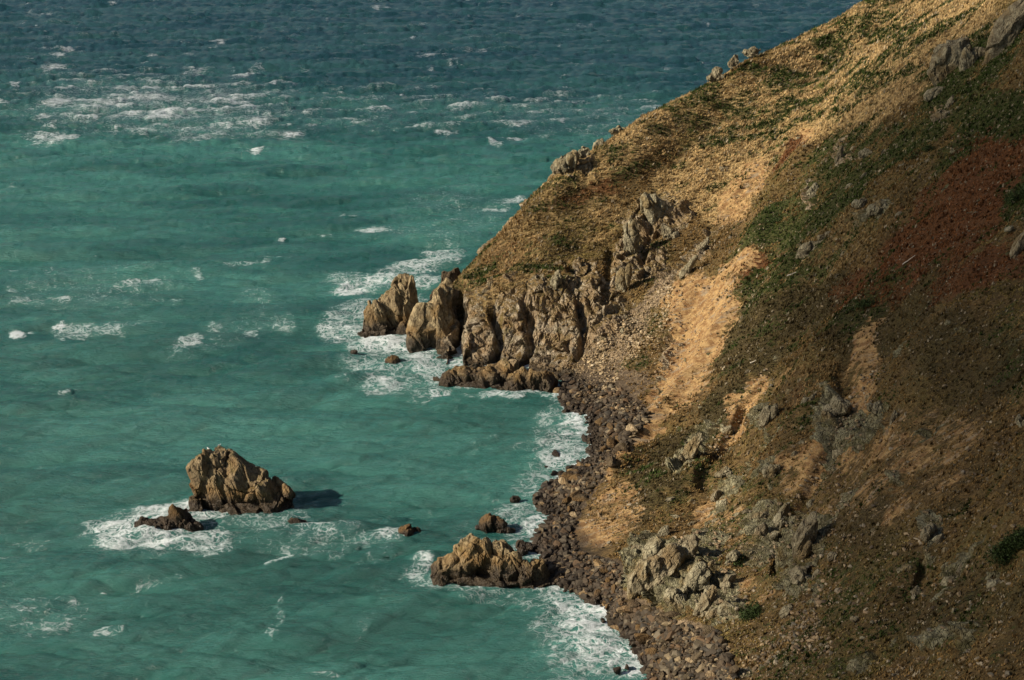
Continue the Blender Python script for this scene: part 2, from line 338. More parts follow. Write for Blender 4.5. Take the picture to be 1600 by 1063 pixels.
# ---- relief
N0 = np.stack([-gzx, -gzy, np.ones_like(gzx)], -1); N0 /= np.linalg.norm(N0, axis=1)[:, None]
land = ss(1.0, 7, P[:, 2]); fl = np.array([-.87, -.5]); 
al = P[:, 0] * fl[0] + P[:, 1] * fl[1]; ac = -P[:, 0] * fl[1] + P[:, 1] * fl[0]
rill = fbm(np.stack([al / 4.5, ac, P[:, 2] * 0], -1), 5.5, 3, 11)
big = fbm(P * [1, 1, .6], 16, 3, 3)
tus = fbm(np.stack([al / 1.8, ac, P[:, 2] * .5], -1), 2.3, 3, 21, .6)
veg = np.clip(1 - M['rock'] - M['soil'] * .6 - M['beach'], 0, 1)
skyl = ss(3, 30, segdist(px, py, [(a, b) for a, b, _ in RIDGE] + [(1345, -2)]))
disp = land * (big * (1.5 - 1.1 * (P[:, 1] > 300)) * (.3 + .7 * skyl) + rill * 1.5 * skyl) + tus * .46 * land * (.35 + .65 * veg)
disp += (fbm(P, 3.2, 3, 77) * .35 - np.abs(fbm(np.stack([al / 4, ac, P[:, 2] * 0], -1), 2.6, 3, 78)) * .7) * np.minimum(M['soil'], 1) * land
P += N0 * (disp * vis)[:, None]
# rock masks are broken by noise before the fracture displacement
nb = fbm(P * [1, 1, .5], 4.5, 4, 40, .6)
Mr = ss(.36, .66, M['rock'] * .92 + nb * .85 - .02)
Mr = np.maximum(Mr, ss(.62, .80, nb * .5 + .5 + .22 * M['rock'] - .3 * M['beach']) * (slope > .5) * vis * (P[:, 2] > 3) * .9 * (px > 1000) * (py > 520))
idx = np.where(Mr > .02)[0]
Q = P[idx]; c_, s_ = math.cos(.35), math.sin(.35)
Qr = np.stack([Q[:, 0] * c_ + Q[:, 2] * s_, Q[:, 1], (-Q[:, 0] * s_ + Q[:, 2] * c_) * .55], -1)
da, e1, e2 = angular(Qr, 2.3, 1)
d = .25 + da * .95 - .5 * (1 - ss(0, .07, e1)) - .12 * (1 - ss(0, .09, e2))
sz = .55 + .45 * ss(8, 60, np.abs(px[idx] - 860) * 0 + 60)
far = (Q[:, 1] > 290)
amp = np.where(far, 1.0, 1.2)
NN = N0[idx].copy(); NN[:, 2] *= .45; NN /= np.linalg.norm(NN, axis=1)[:, None]
P[idx] += NN * (d * amp * Mr[idx])[:, None]
joint = np.zeros(len(P)); joint[idx] = (1 - ss(0, .12, e1)) * Mr[idx]
# beach roughness
bi = np.where(M['beach'] > .05)[0]; hb, eb = facet(P[bi], .75, 9, .5)
P[bi, 2] += (hb * .45 + .1 - .25 * (1 - ss(0, .2, eb))) * M['beach'][bi]
si = np.where(M['scree'] > .05)[0]; hb, eb = facet(P[si], .6, 19, .5)
P[si] += N0[si] * ((hb * .35) * M['scree'][si])[:, None]
NXg, NYg = len(AX), len(AY)
ii = (np.arange(NYg - 1)[:, None] * NXg + np.arange(NXg - 1)[None]).ravel()
FQ = np.stack([ii, ii + 1, ii + NXg + 1, ii + NXg], -1)
FQ = FQ[P[FQ, 2].max(1) > -7.5]
TP = P
def build_terrain():
    me = mesh("headland", TP, FQ)
    fr = Mr[FQ[FQ[:, 0] >= 0]].mean(1) > .45; sm = ~fr; me.polygons.foreach_set("use_smooth", sm); me.update()
    attr(me, "ma", np.stack([Mr, M['soil'], M['green']], -1))
    attr(me, "mb", np.stack([M['red'], M['straw'], np.maximum(M['scree'], M['beach']), M['scrub']], -1))
    T = NT("hillside")
    rock, soil, green, _ = T.at("ma"); red, straw, scree, mbn = T.at("mb"); scrub = mbn.outputs["Alpha"]
    pos = T.geo.outputs["Position"]
    stk = T.map((1, 1, 1), (0, 0, 0)); 
    strk = T.map((.32, 1, .6), (0, 0, math.radians(-30)))
    n1 = T.noise(.22, 5, .62); n2 = T.noise(1.5, 5, .7, strk); n3 = T.noise(5.5, 5, .75, strk); n4 = T.noise(.7, 4, .6, strk); n5 = T.noise(14, 3, .7)
    n6 = T.noise(.11, 4, .6); n7 = T.noise(2.6, 4, .7, T.map((1, 1, .35)))
    def brk(m, n, w=.10, amp=1.3): # break a soft mask by a noise
        return T.step(T.math('ADD', m, T.math('MULTIPLY', T.math('SUBTRACT', n, .5), amp)), .5 - w, .5 + w)
    col = T.mix(T.step(n2, .35, .65), (.080, .052, .022), (.235, .155, .062))
    col = T.mix(T.math('MULTIPLY', T.step(n1, .45, .62), .6), col, (.125, .105, .036))
    col = T.mix(T.math('MULTIPLY', T.step(n6, .50, .62), .5), col, (.062, .040, .020))
    col = T.mix(T.math('MULTIPLY', T.step(n6, .46, .36), .5), col, (.150, .125, .040))
    col = T.mix(T.math('MULTIPLY', T.step(n7, .54, .66), .45), col, (.27, .20, .11))
    col = T.mix(brk(straw, n2, .22, 1.6), col, (.44, .315, .145))
    col = T.mix(T.math('MULTIPLY', brk(red, n2, .2, 1.6), .8), col, (.135, .050, .020))
    col = T.mix(T.math('MULTIPLY', brk(T.math('MULTIPLY', green, .95), T.math('ADD', T.math('MULTIPLY', n2, .5), T.math('MULTIPLY', n4, .5)), .10, 4.2), .85), col, T.mix(T.step(n3, .35, .65), (.014, .026, .007), (.075, .092, .024)))
    col = T.mix(T.math('MULTIPLY', brk(scrub, n2, .2, 1.2), .8), col, T.mix(T.step(n3, .4, .62), (.026, .022, .010), (.085, .070, .028)))
    col = T.mix(T.math('MULTIPLY', T.step(n3, .60, .72), .40), col, (.36, .29, .19))
    col = T.mix(T.math('MULTIPLY', T.step(n3, .50, .38), .7), col, (.034, .024, .012))
    col = T.mix(T.math('MULTIPLY', T.step(n5, .62, .72), .25), col, (.40, .34, .25))
    so = T.mix(T.step(T.noise(.8, 5, .65), .38, .62), (.25, .140, .060), (.47, .31, .140))
    so = T.mix(T.math('MULTIPLY', T.step(n2, .52, .68), .7), so, (.20, .115, .055))
    so = T.mix(T.math('MULTIPLY', T.step(n4, .56, .66), .6), so, (.27, .24, .19))
    so = T.mix(T.math('MULTIPLY', T.step(T.noise(2.2, 4, .7), .55, .65), .5), so, (.56, .42, .25))
    ns_ = T.math('ADD', T.math('MULTIPLY', T.noise(.35, 6, .72, strk), .6), T.math('MULTIPLY', n2, .4))
    col = T.mix(brk(T.math('MULTIPLY', soil, .84), ns_, .13, 3.0), col, so)
    sc = T.mix(T.vor(2.6, None, 'F1', "Color"), (.13, .10, .065), (.33, .25, .16), 'MIX')
    sep0 = T.n('ShaderNodeSeparateXYZ'); T.put(sep0.inputs[0], pos)
    sv = T.n("ShaderNodeSeparateColor"); T.put(sv.inputs[0], T.vor(2.6, None, 'F1', "Color"))
    sc = T.mix(sv.outputs[0], (.07, .052, .036), T.mix(T.step(T.math('SUBTRACT', sep0.outputs[2], 0), 3, 6), (.12, .09, .06), (.36, .27, .17)))
    col = T.mix(T.step(T.math('ADD', scree, T.math('MULTIPLY', T.math('SUBTRACT', n4, .5), .8)), .4, .6), col, sc)
    rc, a, b, c, cr, cr2 = rock_colour(T, pos)
    mossy = T.math('MULTIPLY', T.step(T.noise(.6, 4, .6), .50, .62), .6)
    rc = T.mix(mossy, rc, (.115, .098, .036))
    sy = T.n('ShaderNodeSeparateXYZ'); T.put(sy.inputs[0], pos)
    rc = T.mix(T.step(sy.outputs[1], 300, 270), rc, (.66, .72, .62), 'MULTIPLY')
    gz_ = T.n('ShaderNodeSeparateXYZ'); T.put(gz_.inputs[0], T.geo.outputs['Normal'])
    ledge = T.math('MULTIPLY', T.step(T.math('ADD', gz_.outputs[2], T.math('MULTIPLY', T.math('SUBTRACT', n2, .5), .8)), .52, .72), T.math('MULTIPLY', T.step(sy.outputs[2], 5, 10), T.step(sy.outputs[1], 275, 300)))
    rock = T.math('MULTIPLY', rock, T.math('SUBTRACT', 1, T.math('MULTIPLY', ledge, .9)))
    rc = T.mix(T.math('MULTIPLY', T.math('MULTIPLY', T.step(n1, .42, .6), .5), T.step(sy.outputs[1], 275, 300)), rc, (.30, .19, .085))
    rk = T.step(T.math('ADD', rock, T.math('MULTIPLY', T.math('SUBTRACT', n3, .5), .5)), .38, .52)
    col = T.mix(rk, col, rc)
    sep = T.n("ShaderNodeSeparateXYZ"); T.put(sep.inputs[0], pos)
    zz = T.math('ADD', sep.outputs[2], T.math('MULTIPLY', T.math('SUBTRACT', n1, .5), 2.5))
    wet = T.step(zz, 2.4, 1.0)
    col = T.mix(T.math('MULTIPLY', wet, .85), col, (.032, .024, .016))
    h = T.math('ADD', T.math('MULTIPLY', n3, .5), T.math('ADD', n2, T.math('MULTIPLY', n5, .22)))
    hr = T.math('ADD', T.math('MULTIPLY', c, .5), T.math('ADD', a, T.math('MULTIPLY', T.step(cr2, 0, .12), .35)))
    hx = T.n("ShaderNodeMix", data_type='FLOAT'); T.put(hx.inputs[0], rk); T.put(hx.inputs[2], h); T.put(hx.inputs[3], hr)
    T.pbr(col, T.mix(wet, (.92, .92, .92), (.45, .45, .45)), T.bump(hx.outputs[0], 1.0, .6), .2)
    o = link("headland", me, T.m); tag(o, kind="structure")
    return o
terrain = build_terrain()

# ---- lookup of the visible ground point at a pixel (nearest surface point along that line of sight)
tpx, tpy, tdep = proj(TP)
def zbuf():
    ok = (tpx > -20) & (tpx < 1620) & (tpy > -20) & (tpy < 1080) & (TP[:, 2] > -.5)
    k = np.where(ok)[0]; c = ((tpx[k] + 20) / 3).astype(int); r = ((tpy[k] + 20) / 3).astype(int); key = r * 600 + c
    o = np.argsort(-tdep[k]); B = np.full(600 * 400, -1); B[key[o]] = k[o]; return B.reshape(400, 600)
ZB = zbuf()
def ground(x, y):
    c = int((x + 20) / 3); r = int((y + 20) / 3)
    for R in range(0, 6):
        best = None
        for dr in range(-R, R + 1):
            for dc in range(-R, R + 1):
                if 0 <= r + dr < 400 and 0 <= c + dc < 600 and ZB[r + dr, c + dc] >= 0:
                    v = ZB[r + dr, c + dc]
                    if best is None or tdep[v] < tdep[best]: best = v
        if best is not None: return TP[best], N0[best]
    return None, None

# ------------------------------------------------------------------ ROCK MATERIALS
def rock_material(name, tone, wet=True, moss=.5, z0=1.0, z1=2.6, tan=.0):
    T = NT(name); oi = T.n("ShaderNodeObjectInfo"); pos = T.geo.outputs["Position"]
    col, a, b, c, cr, cr2 = rock_colour(T, pos, tone=tone)
    col = T.mix(T.math('MULTIPLY', oi.outputs["Random"], .35), col, (.13, .085, .05))
    nz = T.n("ShaderNodeSeparateXYZ"); T.put(nz.inputs[0], T.geo.outputs["Normal"])
    up = T.step(nz.outputs[2], .45, .85)
    col = T.mix(T.math('MULTIPLY', T.math('MULTIPLY', up, T.step(T.noise(.8, 4, .6), .45, .62)), moss), col, (.125, .105, .028))
    if wet:
        sep = T.n("ShaderNodeSeparateXYZ"); T.put(sep.inputs[0], pos)
        zz = T.math('ADD', sep.outputs[2], T.math('MULTIPLY', T.math('SUBTRACT', T.noise(.5, 3, .6), .5), 3.2))
        och = T.math('MULTIPLY', T.math('MULTIPLY', T.step(zz, z1 + 1.5, z1 - .4), T.step(zz, z0 - .5, z1)), .55)
        col = T.mix(och, col, (.17, .095, .030))
        wm = T.step(zz, z1, z0); col = T.mix(T.math('MULTIPLY', wm, .9), col, (.030, .022, .016)); rough = T.mix(wm, (.88, .88, .88), (.4, .4, .4))
    else: rough = .9
    h = T.math('ADD', T.math('MULTIPLY', c, .5), T.math('ADD', a, T.math('MULTIPLY', T.step(cr2, 0, .12), .35)))
    T.pbr(col, rough, T.bump(h, .85, .35), .25)
    return T.m
M_STACK = rock_material("stack_rock", (.74, .69, .55), z0=1.5, z1=3.8)
M_CRAG = rock_material("grey_crag", (.72, .77, .71), wet=False, moss=.15)
M_DARK = rock_material("shore_boulder", (.21, .195, .165), z0=.8, z1=2.4, moss=.1)
M_BLACK = rock_material("wave_washed_rock", (.17, .155, .13), z0=1.0, z1=3.6, moss=.2)
M_TAN = rock_material("dry_boulder", (.85, .78, .66), z0=.3, z1=.9, moss=.05)

def ico(sub):
    import bmesh
    bm = bmesh.new(); bmesh.ops.create_icosphere(bm, subdivisions=sub, radius=1)
    V = np.array([v.co[:] for v in bm.verts]); Fc = np.array([[v.index for v in f.verts] for f in bm.faces]); bm.free(); return V, Fc
ICO = {s: ico(s) for s in (1, 2, 3, 4, 5, 6)}
def blob(rng, r, sub=5, planes=16, rough=.2, cut=(.62, .95), lean=(0, 0), cap=1.0):
    """a faceted block: unit directions cut by random planes, scaled to radii r"""
    V, Fc = ICO[sub]; n = rng.normal(size=(planes, 3)); n /= np.linalg.norm(n, axis=1)[:, None]; dd = rng.uniform(cut[0], cut[1], planes)
    t = V @ n.T; t = np.where(t > .05, dd[None] / np.maximum(t, .05), 9); t = np.minimum(t.min(1), cap)
    W = V * t[:, None] * np.array(r)
    W[:, 0] += lean[0] * W[:, 2]; W[:, 1] += lean[1] * W[:, 2]
    return W, Fc
def vnormals(V, Fc):
    fn = np.cross(V[Fc[:, 1]] - V[Fc[:, 0]], V[Fc[:, 2]] - V[Fc[:, 0]]); N = np.zeros_like(V)
    for k in range(3): np.add.at(N, Fc[:, k], fn)
    return N / (np.linalg.norm(N, axis=1)[:, None] + 1e-9)
def fracture(V, Fc, s, amp, seed, rot=.35, el=.36):
    N = vnormals(V, Fc); c, s2 = math.cos(rot), math.sin(rot)
    q = np.stack([V[:, 0] * c + V[:, 2] * s2, V[:, 1], (-V[:, 0] * s2 + V[:, 2] * c) * el], -1)
    da, e1, e2 = angular(q + seed, s, seed); d = da * amp * .85 - amp * .45 * (1 - ss(0, .06, e1)) - amp * .12 * (1 - ss(0, .08, e2))
    return V + N * d[:, None]
def crag(name, anchor, blobs, mat, label, cat, group=None, seed=1, fs=1.6, fa=.5, base=0.0, sub=5, z=None):
    """anchor = pixel of the foot of the rock; blobs = (dx_px, up_px, dy_m, rx_px, rz_px, ry_m, lean)"""
    rng = np.random.default_rng(seed)
    A = atZ(anchor[0], anchor[1], 0.0) if len(anchor) == 2 else atY(*anchor)
    mpp = (A[1] * cp + (CAM[2] - A[2]) * sp) / F
    Vs, Fs = [], []; off = 0
    for b in blobs:
        dx, up, dy, rx, rz, ry = b[:6]; lean = b[6] if len(b) > 6 else 0; su = b[7] if len(b) > 7 else sub
        W, Fc = blob(rng, (rx * mpp, ry, rz * mpp * 1.06), su, lean=(lean, 0))
        W = W + np.array([dx * mpp, dy, up * mpp * 1.06 ])
        W = fracture(W, Fc, fs, fa, seed * 13 % 97)
        Vs.append(W); Fs.append(Fc + off); off += len(W)
    me = mesh(name, np.concatenate(Vs), np.concatenate(Fs))
    try:
        me.set_sharp_from_angle(angle=math.radians(22))
    except Exception: pass
    o = link(name, me, mat, loc=A); tag(o, label, cat, group); return o

# ------------------------------------------------------------------ SEA STACKS, SKERRIES, HEADLAND ROCKS
crag("sea_stack", (375, 798), [
    (-45, 30, 1.5, 36, 58, 3.6, -.05, 6), (-34, 66, 2.2, 24, 24, 2.6, .1), (-60, 55, .8, 20, 38, 2.4, .05), (-5, 36, 2.0, 42, 46, 3.8, .05, 6), (0, 50, 2.6, 24, 22, 2.2, .2),
    (25, 26, 1.2, 42, 36, 3.6, -.1, 6), (48, 14, 1.0, 38, 32, 3.2, -.1, 6), (66, 8, .8, 20, 24, 2.6, -.2), (10, 6, -.6, 62, 16, 2.4, 0), (-66, 8, -.3, 15, 22, 1.6, 0)],
    M_STACK, "large craggy offshore sea stack with a tall left peak and sloping right shoulder", "sea stack", seed=5, fs=2.0, fa=.62)
crag("islet_rock", (257, 828), [(-30, 5, .5, 22, 15, 1.3, .15), (-14, 3, 0, 30, 13, 1.6, 0), (6, 5, .2, 26, 15, 1.5, 0), (20, 12, .6, 17, 26, 1.5, -.3), (30, 10, .7, 14, 24, 1.3, -.5), (44, 2, .2, 18, 14, 1.2, -.4), (-48, -1, .3, 14, 6, .9, 0), (10, -3, -.4, 50, 9, 1.5, 0)],
    M_BLACK, "low black wave-washed rock with a pointed brown fin, left of the tall sea stack", "sea rock", seed=8, fs=.9, fa=.3)
crag("skerry", (467, 820), [(0, 2, 0, 17, 8, .8, -.5), (8, -1, -.3, 10, 6, .7, -.4)], M_DARK, "small slanting reddish skerry off the right foot of the sea stack", "sea rock", seed=11, fs=.8, fa=.2)
crag("skerry", (637, 842), [(0, 6, 0, 17, 14, 1.4, 0), (10, 5, .4, 10, 13, 1.0, 0)], M_DARK, "lone square dark rock in open water between the stack and the beach", "sea rock", seed=12, fs=.9, fa=.28)
crag("skerry", (772, 828), [(-4, 9, .3, 20, 15, 1.4, -.2), (8, 8, 0, 16, 13, 1.2, -.3), (19, 1, -.7, 15, 8, .8, .25), (-16, 3, .3, 13, 8, 1, 0)], M_DARK, "brown two-piece rock just behind the lichened knoll", "sea rock", seed=13, fs=1.1, fa=.28)
crag("skerry", (838, 862), [(-18, 6, .5, 17, 10, .9, -.4), (-8, 2, 0, 16, 8, .8, -.3)], M_DARK, "slab-shaped brown rock at the water's edge beside the cobble beach", "sea rock", seed=14, fs=.9, fa=.2)
crag("skerry", (815, 868), [(0, 4, 0, 12, 10, .8, 0)], M_DARK, "rounded black rock in the foam between the knoll and the beach", "sea rock", seed=15, fs=.7, fa=.2)
crag("skerry", (805, 783), [(0, 2, 0, 9, 6, .6, 0)], M_DARK, "small dark rock in white water above the brown two-piece rock", "sea rock", seed=16, fs=.6, fa=.15)
crag("rock_knoll", (775, 912), [
    (-70, 12, 1.2, 32, 30, 2.2, .1), (-50, 26, 1.6, 30, 34, 2.4, .1), (-30, 32, 1.8, 24, 44, 2.4, -.05, 6), (-16, 38, 1.2, 12, 30, 1.5, -.05), (0, 20, 1.4, 34, 34, 2.8, -.1, 6), (16, 34, 1.5, 18, 26, 1.8, -.2), (6, 48, 1.3, 12, 14, 1, 0),
    (28, 14, .6, 24, 36, 2.0, -.15), (48, 10, .2, 20, 28, 1.8, 0), (66, 12, .4, 16, 30, 1.8, 0), (-10, 2, -.3, 66, 14, 1.6, 0), (60, 0, -.2, 30, 12, 1.5, 0), (-84, 2, .4, 14, 16, 1.2, 0)],
    M_STACK, "ochre lichened rock knoll joined to the cobble beach, nearest the camera", "rock knoll", seed=21, fs=1.5, fa=.42)
crag("rock_pinnacle", (622, 520), [
    (-34, 20, 0, 22, 34, 2.2, .1), (-44, 16, .5, 14, 34, 1.8, 0), (-14, 30, .8, 22, 42, 2.6, .05), (8, 44, 1.2, 22, 46, 3.0, 0, 6), (20, 30, 1.0, 21, 56, 3.0, 0, 6), (12, 8, .4, 32, 30, 2.6, 0), (-30, 0, -.4, 34, 12, 1.8, 0), (-46, -1, -.6, 22, 6, 1.2, 0)],
    M_STACK, "detached twin-topped rock pinnacle at the seaward tip of the headland", "rock pinnacle", seed=31, fs=1.7, fa=.5)
crag("rock_buttress", (672, 545), [
    (0, 30, 2.0, 36, 46, 3.6, .10, 6), (-14, 14, .8, 26, 30, 2.6, .1), (12, 44, 3.2, 22, 46, 3.0, .1), (16, 16, .8, 20, 40, 2.6, 0), (20, 70, 5.0, 18, 30, 2.6, .1), (-26, 8, .6, 14, 18, 1.8, .1)],
    M_STACK, "smooth bulging tan buttress between the pinnacle and the dark cleft", "rock buttress", seed=33, fs=2.2, fa=.36)
crag("rock_spur", (700, 446, 340), [(-4, 0, 0, 12, 24, 1.6, .1), (6, 0, .8, 12, 26, 1.6, .3), (-16, -14, 0, 14, 12, 1.6, .3)], M_DARK, "dark jagged rock poking out behind the headland's grassy end", "rock spur", seed=34, fs=1.2, fa=.4)
crag("wave_rock", (614, 574), [(0, 6, 0, 16, 15, 1.4, -.1), (6, 3, 0, 15, 9, 1.1, -.3)], M_DARK, "cone-shaped brown rock amid foam in front of the headland tip", "sea rock", seed=35, fs=1, fa=.25)
crag("wave_rock", (552, 553), [(0, 1, 0, 8, 5, .5, .3)], M_DARK, "tiny reddish rock breaking the surf left of the cone-shaped rock", "sea rock", seed=36, fs=.5, fa=.1)
crag("rock_ledge", (745, 603), [(-38, 6, .5, 26, 20, 2.2, 0), (-12, 8, 1, 34, 22, 2.8, 0), (20, 8, 1, 32, 24, 2.8, 0), (44, 10, 1.2, 18, 26, 2.4, 0), (0, 0, -.2, 56, 10, 2, 0)],
    M_STACK, "long low rust-brown ledge at the foot of the headland cliff", "rock ledge", seed=41, fs=1.5, fa=.4)
crag("rock_ledge", (818, 610), [(-8, 10, .8, 22, 24, 2.2, .2), (12, 8, 1, 24, 24, 2.4, 0), (34, 6, 1.3, 24, 22, 2.4, 0), (-18, 0, -.3, 18, 12, 1.5, 0)],
    M_STACK, "dark reddish ledge right of the long ledge, touching the beach corner", "rock ledge", seed=42, fs=1.4, fa=.4)
for (x, y, r, lb) in ((765, 572, 8, "pale rounded boulder on the long ledge, left of a pair"), (777, 576, 9, "pale rounded boulder on the long ledge, right of a pair"), (802, 568, 12, "big rounded grey boulder wedged above the gap between the ledges")):
    g, _ = ground(x, y + 6); crag("ledge_boulder", (x, y + 5, 306.3), [(0, 0, 0, r, r, r * .12, 0, 4)], M_TAN, lb, "boulder", "boulders resting on the ledges", seed=int(x), fs=1.2, fa=.1)

# ------------------------------------------------------------------ OUTCROPS ON THE SLOPES
OUT = [ # px, py, half width px, half height px, lean, label
 (1482, 100, 34, 46, .25, "tall dark grey crag standing on the upper slope, split by black joints"),
 (1512, 95, 17, 26, .1, "smaller grey crag leaning against the right side of the split crag"),
 (1460, 146, 16, 12, .5, "low grey rock at the lower left foot of the split crag"),
 (1580, 40, 34, 58, .5, "large smooth pale crag at the top right corner"),
 (1560, 62, 13, 24, .3, "narrow grey slab below left of the smooth pale crag"),
 (1535, 82, 9, 9, 0, "small rock between the split crag and the smooth pale crag"),
 (1470, 180, 17, 9, .8, "long pale outcrop in dark green scrub below the split crag"),
 (1485, 160, 7, 10, .4, "upright pale stone above the long outcrop"),
 (1352, 240, 12, 8, .2, "flat pale rock in mid slope above the green band"),
 (1312, 240, 6, 14, .3, "thin upright rock beside the orange hollow"),
 (1268, 302, 12, 14, .4, "blocky pale rock low in the green band left of the flat one"),
 (1372, 325, 17, 12, .7, "grey rock heap above the red bracken"),
 (1346, 318, 12, 8, .3, "rounded rock left of the heap above the red bracken"),
 (1262, 388, 16, 12, .8, "slanting pale outcrop pair below the green band"),
 (1290, 368, 12, 6, .9, "narrow streak of rock up slope of the slanting pair"),
 (1594, 384, 14, 26, .4, "white lichened slab at the right edge beside the red bracken"),
 (1577, 358, 7, 5, .8, "small white stone up left of the slab at the right edge"),
 (1592, 658, 9, 12, 0, "pale stone at the right edge halfway down"),
 (1555, 912, 10, 9, .5, "lone grey stone in brown scrub at lower right"),
 (1452, 832, 12, 17, 0, "black hollowed rock in the brown scrub"),
 (1118, 120, 10, 9, .3, "pale rock on the skyline, lower of the two big skyline knobs"),
 (1147, 98, 7, 8, .2, "pale rock on the skyline, upper of the two big skyline knobs"),
 (1174, 84, 12, 6, .3, "low line of rock on the skyline just above the two knobs"),
 (880, 262, 17, 14, .6, "jagged pale outcrop on the skyline where the sea turns green"),
 (910, 243, 9, 8, .3, "pale blocky rock at the top end of the jagged skyline outcrop"),
 (934, 228, 7, 7, .3, "small skyline rock uphill of the jagged outcrop"),
 (966, 208, 9, 6, .5, "weathered skyline rock with grass growing over it"),
 (911, 270, 10, 8, .6, "small pale crag just below the skyline outcrop"),
 (985, 378, 15, 36, .05, "tall cracked grey crag in the middle of the headland face"),
 (1022, 328, 20, 26, -.2, "knobbly grey crag at the top of the headland face"),
 (1045, 366, 18, 16, -.4, "dark mottled rock right under the knobbly crag"),
 (972, 440, 12, 24, .1, "broken grey rib hanging below the tall cracked crag"),
 (1075, 420, 9, 18, .6, "smooth pale rib at the left edge of the orange scar"),
 (1098, 385, 7, 14, .6, "upper end of the pale rib above the orange scar"),
 (868, 440, 9, 18, .2, "narrow grey fin where the grass meets the headland cliff"),
 (1258, 842, 19, 42, .3, "tall grey-green slab face in the lower slope"),
 (1220, 806, 12, 26, .4, "split grey pillar left of the tall grey-green slab"),
 (1188, 830, 12, 14, .2, "brown cracked rock left of the split pillar"),
 (1248, 900, 19, 14, .1, "lumpy grey rock under the tall grey-green slab"),
 (1040, 890, 34, 38, .3, "broad grey cliff face rising from the cobble beach"),
 (1072, 860, 22, 26, .4, "upper shoulder of the broad grey face"),
 (1000, 905, 20, 34, .3, "dark lower left corner of the broad grey face"),
 (1106, 938, 17, 26, .4, "slanting grey fin right of the broad grey face"),
 (1130, 740, 13, 8, .6, "flat grey rock in the grass above the clay slope"),
 (1136, 672, 10, 9, .5, "square pale block lying on the orange clay streak"),
 (1118, 776, 10, 12, .2, "grey rock with green moss below the flat grey rock"),
 (1080, 700, 12, 24, .5, "grey rib along the left side of the clay streak"),
 (1205, 736, 13, 13, .1, "grey boulder cluster in grass at mid lower slope"),
 (1198, 650, 14, 20, .2, "bluish rock patch in dry grass left of the orange gully"),
 (1310, 636, 22, 22, .2, "round-topped overhanging rock in the orange gully"),
 (1368, 640, 12, 14, .2, "grey knob right of the orange gully"),
 (1060, 935, 20, 22, .3, "grey-green block at the foot of the broad grey face, touching the cobbles"),
 (1020, 860, 16, 22, .3, "upper left shoulder of the broad grey face under the clay bluff"),
 (1085, 905, 20, 26, .4, "leaning grey slab at the right side of the broad grey face"),
 (1145, 870, 11, 12, .2, "small grey rock between the broad face and the split pillar"),
 (1230, 955, 13, 12, .3, "grey mossy rock near the dark bush at the bottom"),
 (1430, 925, 9, 9, .3, "orange-brown stone in the lower right scrub"),
 (1335, 968, 8, 6, .3, "small grey stone in grass near the bottom"),
 (1395, 655, 6, 14, .2, "thin bluish rock strip right of the grey knob"),
 (1300, 870, 8, 8, .2, "pale yellow stone right of the tall slab"),
]
for k, (x, y, rx, ry, ln, lb) in enumerate(OUT):
    if 'skyline' in lb: rx *= 1.25; ry *= 1.35; y -= 3
    g, n = ground(x, y + ry * .35)
    if g is None: continue
    rng = np.random.default_rng(100 + k); bl = [(0, 0, 0, rx * .9, ry, rx * .07, ln, 5)]
    for q in range(3 if rx * ry > 90 else 2):
        t = rng.uniform(-.7, .7); bl.append((t * rx, -t * 0 + rng.uniform(-.45, .35) * ry + t * ry * ln * .8, rng.uniform(-.6, .3), rx * rng.uniform(.4, .65), ry * rng.uniform(.45, .75), rx * .05, ln, 4))
    sm_ = .45 if 'smooth' in lb or 'slab' in lb else 1
    mp = tdep[0] * 0 + (g[1] * cp + (CAM[2] - g[2]) * sp) / F
    crag("rock_outcrop", (x, y, g[1] + rx * .02), bl, M_CRAG, lb, "rock outcrop", "rock outcrops on the slopes", seed=200 + k, fs=max(.5, min(1.6, rx * mp * .8)), fa=sm_ * max(.10, min(.42, rx * mp * .2)))

SLABS = [((1130, 880, 150, 100), 34, "small grey rock slab breaking through the turf of the lower slope", "small slabs of the lower slope"), ((1270, 660, 130, 80), 16, "small grey rock poking out of the turf beside the orange gullies", "small rocks beside the gullies"),
    ((1330, 280, 120, 70), 20, "small pale rock scattered among the dark green scrub", "small rocks in the upper scrub"), ((960, 470, 70, 70), 10, "small grey rock on the grassy headland face", "small rocks of the headland face"), ((1190, 230, 120, 40), 10, "small pale stone in the straw coloured upper slope", "small stones of the straw slope"), ((1450, 900, 120, 110), 14, "small grey stone half buried in brown scrub at lower right", "small stones of the lower right")]
r_ = np.random.default_rng(77); SV = []
for k in range(8):
    W, Fc = blob(r_, (1, .55, 1.15), 4, 13, cut=(.5, .85), lean=(.35, 0), cap=1.2); W = fracture(W, Fc, .9, .16, 40 + k); me = mesh("slab_shape", W, Fc); me.set_sharp_from_angle(angle=math.radians(25)); me.materials.append(M_CRAG); SV.append(me)
for (cx, cy, rx, ry), n_, lb, gr in SLABS:
    for k in range(n_):
        x = cx + rx * r_.uniform(-1, 1); y = cy + ry * r_.uniform(-1, 1); g, nn = ground(x, y)
        if g is None or g[2] < 4: continue
        o = bpy.data.objects.new("loose_rock", SV[int(r_.integers(8))]); COL.objects.link(o); sz = r_.choice([.35, .5, .6, .8, 1.1])
        o.location = [float(v) for v in g - nn * sz * .25]; o.scale = (sz, sz, sz * r_.uniform(.7, 1.2)); o.rotation_euler = (r_.uniform(-.2, .2), r_.uniform(-.1, .5), r_.uniform(-.6, .6)); tag(o, lb, "rock", gr)

